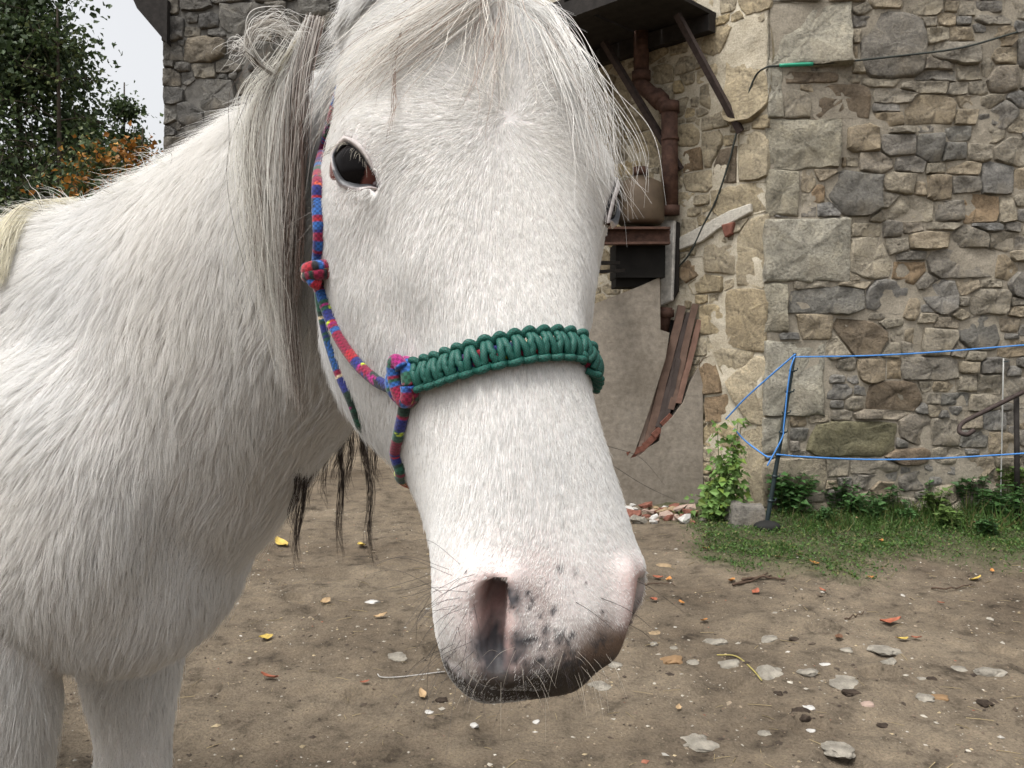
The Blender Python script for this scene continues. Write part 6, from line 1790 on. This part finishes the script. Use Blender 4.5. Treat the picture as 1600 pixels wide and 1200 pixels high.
halter = tag(empty('rope_halter', halter0), 'colourful woven rope halter with braided green noseband on the white horse', 'halter')
H0 = np.array(halter.location)
def on_face(pts, lift, guess=.66):
    return np.array([hit(x, y, lift, guess)[0] for x, y in pts])
PAL_A = [('crim', 5), ('blue', 2.4), ('navy', 1), ('red', 1.2), ('mag', 1), ('green', .7), ('dkg', .6)]
PAL_B = [('green', 3), ('dkg', 2), ('cream', 2), ('crim', 1.6), ('navy', .8)]
RR = .0043
c1 = on_face([(507, 240), (503, 275), (502, 320), (504, 370), (502, 410)], .0030)
rope_tube('cheek_rope', catmull(c1, 60) - H0, RR, halter, PAL_A, 11)
c2 = on_face([(503, 432), (513, 470), (533, 520), (562, 563), (592, 592), (618, 606), (632, 610)], .0036)
rope_tube('cheek_rope', catmull(c2, 80) - H0, RR, halter, PAL_A, 12)
c3 = on_face([(502, 440), (508, 485), (518, 530), (536, 585), (553, 622)], .0026)
a_t, s_t = math.atan2(to_head(c3[-1])[1], .14 - to_head(c3[-1])[2]), to_head(c3[-1])[0]
_u = []
for a in np.linspace(a_t - .15, -2 * math.pi - a_t, 30):
    o_ = HP(s_t + .012, 0, .14); dv = nrm(HR * math.sin(a) + HF * math.cos(a))
    loc, nn, _, _ = HBVH.ray_cast(Vector(o_ + dv * .125), Vector(-dv))
    if loc is not None: _u.append(np.array(loc) + np.array(nn) * .0035)
c3 = np.vstack([c3] + [q[None] for q in _u])
rope_tube('throat_rope', catmull(c3, 160) - H0, RR * .92, halter, PAL_B, 13)
c4_ = on_face([(640, 625), (636, 648), (630, 675), (624, 705), (622, 730)], .0034)
# ropes pass on round the far side of the head, under the jaw
def ring(sfun, lift, a0, a1, n=40, axis_d=.10, far=.3):
    out = []
    for a in np.linspace(a0, a1, n):
        s_ = sfun(a); o_ = HP(s_, 0, axis_d); dv = nrm(HR * math.sin(a) + HF * math.cos(a))
        loc, nn, _, _ = HBVH.ray_cast(Vector(o_ + dv * far), Vector(-dv))
        if loc is None: continue
        loc = np.array(loc); nn = np.array(nn)
        out.append(loc + nn * lift)
    return np.array(out)
def head_angle(P, axis_d):
    s_, r_, d_ = to_head(P); return math.atan2(r_, axis_d - d_), s_
a_top, s_top = head_angle(c1[0], .10)
rg = ring(lambda a: s_top + .0, .003, a_top, a_top - .9, 16)
mir = lambda C: np.array([mirror(p) for p in C])
def far_side(C):
    out = []
    for p in mir(C):
        loc, nn, _, _ = HBVH.find_nearest(Vector(p - HF * .035 - HR * .01)); out.append(np.array(loc) + np.array(nn) * .003)
    return np.array(out)
crown = [c1[0]]
for s_, r_, d_ in ((s_top - .03, -.118, .14), (s_top - .07, -.11, .17), (s_top - .12, -.09, .20), (-.01, -.05, .22), (-.03, 0, .24), (-.01, .05, .22), (s_top - .12, .09, .20), (s_top - .07, .11, .17), (s_top - .03, .118, .14)):
    loc, nn, _, _ = HBVH.find_nearest(Vector(HP(s_, r_, d_))); crown.append(np.array(loc) - np.array(nn) * .0005)
crown = np.array(crown + [far_side(c1[:1])[0]])
rope_tube('crown_rope', catmull(crown, 80) - H0, RR, halter, PAL_A, 15)
rope_tube('cheek_rope', catmull(far_side(c1), 60) - H0, RR, halter, PAL_A, 16)
rope_tube('cheek_rope', catmull(far_side(c2), 80) - H0, RR, halter, PAL_A, 17)
c4_ = c4_[:4]
_hs, _hr, _hd = to_head(c4_[-1]); a_c = math.atan2(_hr, .09 - _hd)
_u = []
for a in np.linspace(a_c - .12, -2 * math.pi - a_c, 30):
    o_ = HP(_hs + .010, 0, .09); dv = nrm(HR * math.sin(a) + HF * math.cos(a))
    loc, nn, _, _ = HBVH.ray_cast(Vector(o_ + dv * .125), Vector(-dv))
    if loc is not None: _u.append(np.array(loc) + np.array(nn) * .0034)
rope_tube('chin_rope', catmull(np.vstack([c4_] + [q[None] for q in _u]), 160) - H0, RR, halter, PAL_B, 14)
# knots: a cord wound round itself
def knot(name, C, ax, sd_, R, r, turns, pal, seed, squash=1.0):
    t = np.linspace(0, 1, 90); a = t * turns * 2 * math.pi
    up = np.cross(ax, sd_)
    P = C + np.outer((t - .5) * R * 1.3, ax) + np.outer(np.cos(a) * R, sd_) + np.outer(np.sin(a) * R * squash, up)
    return rope_tube(name, P - H0, r, halter, pal, seed, 14, .005)
k1, kn = hit(505, 424, 0)
kn = nrm(kn * .5 + np.array([-.5, -.6, 0])); k1 = W(496, 424, k1[1] - .006)
kax = nrm(np.array(W(500, 440, k1[1])) - np.array(W(497, 405, k1[1])))
ksd = nrm(np.cross(kax, kn))
PAL_K = [('crim', 3), ('red', 2), ('dkg', 2), ('blue', 1.5), ('black', 1)]
knot('knot', k1, kax, ksd, .0072, .0054, 2.2, PAL_K, 21)
e_ = k1 - ksd * 0
stub = np.array([k1, W(486, 424, k1[1] - .004), W(474, 418, k1[1] - .002)]); rope_tube('knot_end', catmull(stub, 20) - H0, .0040, halter, PAL_B, 22)
stub = np.array([k1 + kn * .004, W(488, 440, k1[1] - .006), W(500, 446, k1[1] - .004)]); rope_tube('knot_end', catmull(stub, 20) - H0, .0042, halter, PAL_K, 23)
k2, kn2 = hit(641, 597, .006)
bdir = nrm(hit(700, 580)[0] - hit(650, 596)[0]); up2 = nrm(np.cross(kn2, bdir))
PAL_N = [('blue', 4), ('crim', 2.5), ('mag', 1.5), ('navy', 1.5), ('green', .6)]
a = np.linspace(-.3, math.pi * 2 - .3, 60)
P = k2 + np.outer(np.cos(a) * .0085, bdir) + np.outer(np.sin(a) * .0130, up2) + np.outer(.003 * np.cos(2 * a), kn2)
rope_tube('knot', P - H0, .0053, halter, PAL_N, 24, 16, .006)
a = np.linspace(.6, math.pi * 1.9, 50)
P = k2 + bdir * .002 + np.outer(np.cos(a) * .0055, bdir) + np.outer(np.sin(a) * .0145, up2) + np.outer(.005 + .002 * np.sin(a), kn2)
rope_tube('knot', P - H0, .0046, halter, PAL_N, 25, 16, .006)
# noseband: paired green cords knotted along both edges over a woven core
def paracord():
    m, nt, b = newmat('green_paracord', .55, .35)
    u = nt.nodes.new('ShaderNodeUVMap'); mp = nt.nodes.new('ShaderNodeMapping'); mp.inputs['Scale'].default_value = (16, 1100, 1)
    mp.inputs['Rotation'].default_value = (0, 0, .0)
    ch = N(nt, 'ShaderNodeTexChecker', Scale=1.0); nt.links.new(u.outputs[0], mp.inputs['Vector']); nt.links.new(mp.outputs[0], ch.inputs['Vector'])
    ch.inputs['Color1'].default_value = (.011, .100, .076, 1); ch.inputs['Color2'].default_value = (.004, .045, .034, 1)
    nt.links.new(ch.outputs['Color'], b.inputs['Base Color']); bump(nt, b, ch.outputs['Fac'], .4, .0006)
    return m
M_CORD = paracord()
band_px = [(652, 590), (690, 581), (740, 566), (790, 553), (830, 545), (870, 543), (905, 549), (925, 560)]
bc = [hit(x, y, 0, .56) for x, y in band_px]
a_l, s_l = head_angle(bc[0][0], .06); a_r, s_r = head_angle(bc[-1][0], .06)
angs = np.array([head_angle(p, .06)[0] for p, _ in bc]); ss = np.array([head_angle(p, .06)[1] for p, _ in bc])
a_end = 1.5
def s_of(a):
    return np.interp(a, np.append(angs, a_end), np.append(ss, ss[-1] - .006))
path = ring(s_of, .0058, angs[0], a_end, 400, .06)
for _ in range(30): path[1:-1] = .5 * path[1:-1] + .25 * (path[:-2] + path[2:])
Lp = np.concatenate([[0], np.cumsum(np.linalg.norm(np.diff(path, axis=0), axis=1))])
def band(t):
    """centre, along, across and outward at length t"""
    c = np.array([np.interp(t, Lp, path[:, k]) for k in range(3)]); c2 = np.array([np.interp(t + .004, Lp, path[:, k]) for k in range(3)])
    if t + .004 > Lp[-1]: c2 = c + (path[-1] - path[-8])
    tv = nrm(c2 - c); ax = HP(s_of(0.0), 0, .06); out = nrm(c - ax - HL * ((c - ax) @ HL)); out = nrm(out - tv * (out @ tv)); return c, tv, nrm(np.cross(tv, out)), out
def cord(name, P, r, mat=M_CORD, n=12):
    P = np.array(P); V, F = tube_geo(P, r, n, True); o = mesh_obj(name, V - H0, F, mat, halter)
    m = len(P); uv = o.data.uv_layers.new(name='UVMap'); vi = np.empty(len(o.data.loops), np.int32); o.data.loops.foreach_get('vertex_index', vi)
    d = np.concatenate([[0], np.cumsum(np.linalg.norm(np.diff(P, axis=0), axis=1))])
    U = np.stack([(vi % n) / n, d[np.minimum(vi // n, m - 1)]], 1).astype(np.float32); uv.data.foreach_set('uv', U.ravel()); return o
pitch = .0102; RB = .0025; HWd = .0084
nunit = int((Lp[-1] - .004) / pitch)
core = [band(t)[0] - band(t)[3] * .002 for t in np.linspace(0, Lp[-1], 90)]
for off in (-.0028, .0028):
    rope_tube('noseband_core', np.array([c + band(t)[2] * off for c, t in zip(core, np.linspace(0, Lp[-1], 90))]) - H0, .0029, halter, [('crim', 2), ('blue', 2), ('mag', 1), ('cream', 1), ('green', 2), ('red', 1.5)], 26 + int(off > 0), 12, .009)
g = np.random.default_rng(4)
for i in range(nunit):
    t0 = .004 + i * pitch
    c, tv, up, out = band(t0); 
    if up[2] < 0: up = -up
    j = lambda: g.normal(0, .0003)
    # two upright passes, leaning a little, bowed outwards over the core
    for k, (dx, lean) in enumerate(((-.0021, .0014), (.0027, -.0015))):
        q = []
        for u in np.linspace(-1, 1, 9):
            q.append(c + tv * (dx + lean * u + j()) + up * (u * (HWd - .0012)) + out * (.0040 - .0028 * u * u))
        cord('cord_loop', catmull(np.array(q), 18), RB)
    # edge knots above and below
    for sg, ph in ((1, .0), (-1, .5)):
        cc, tv2, up2_, out2 = band(t0 + pitch * ph)
        if up2_[2] < 0: up2_ = -up2_
        q = []
        for u in np.linspace(-1, 1, 9):
            q.append(cc + tv2 * (u * pitch * .50) + up2_ * sg * (HWd + .0022 - .0040 * abs(u) ** 2.2) + out2 * (.0028 - .0060 * abs(u) ** 2 + .0010 * u))
        cord('edge_knot', catmull(np.array(q), 14), RB * .98)
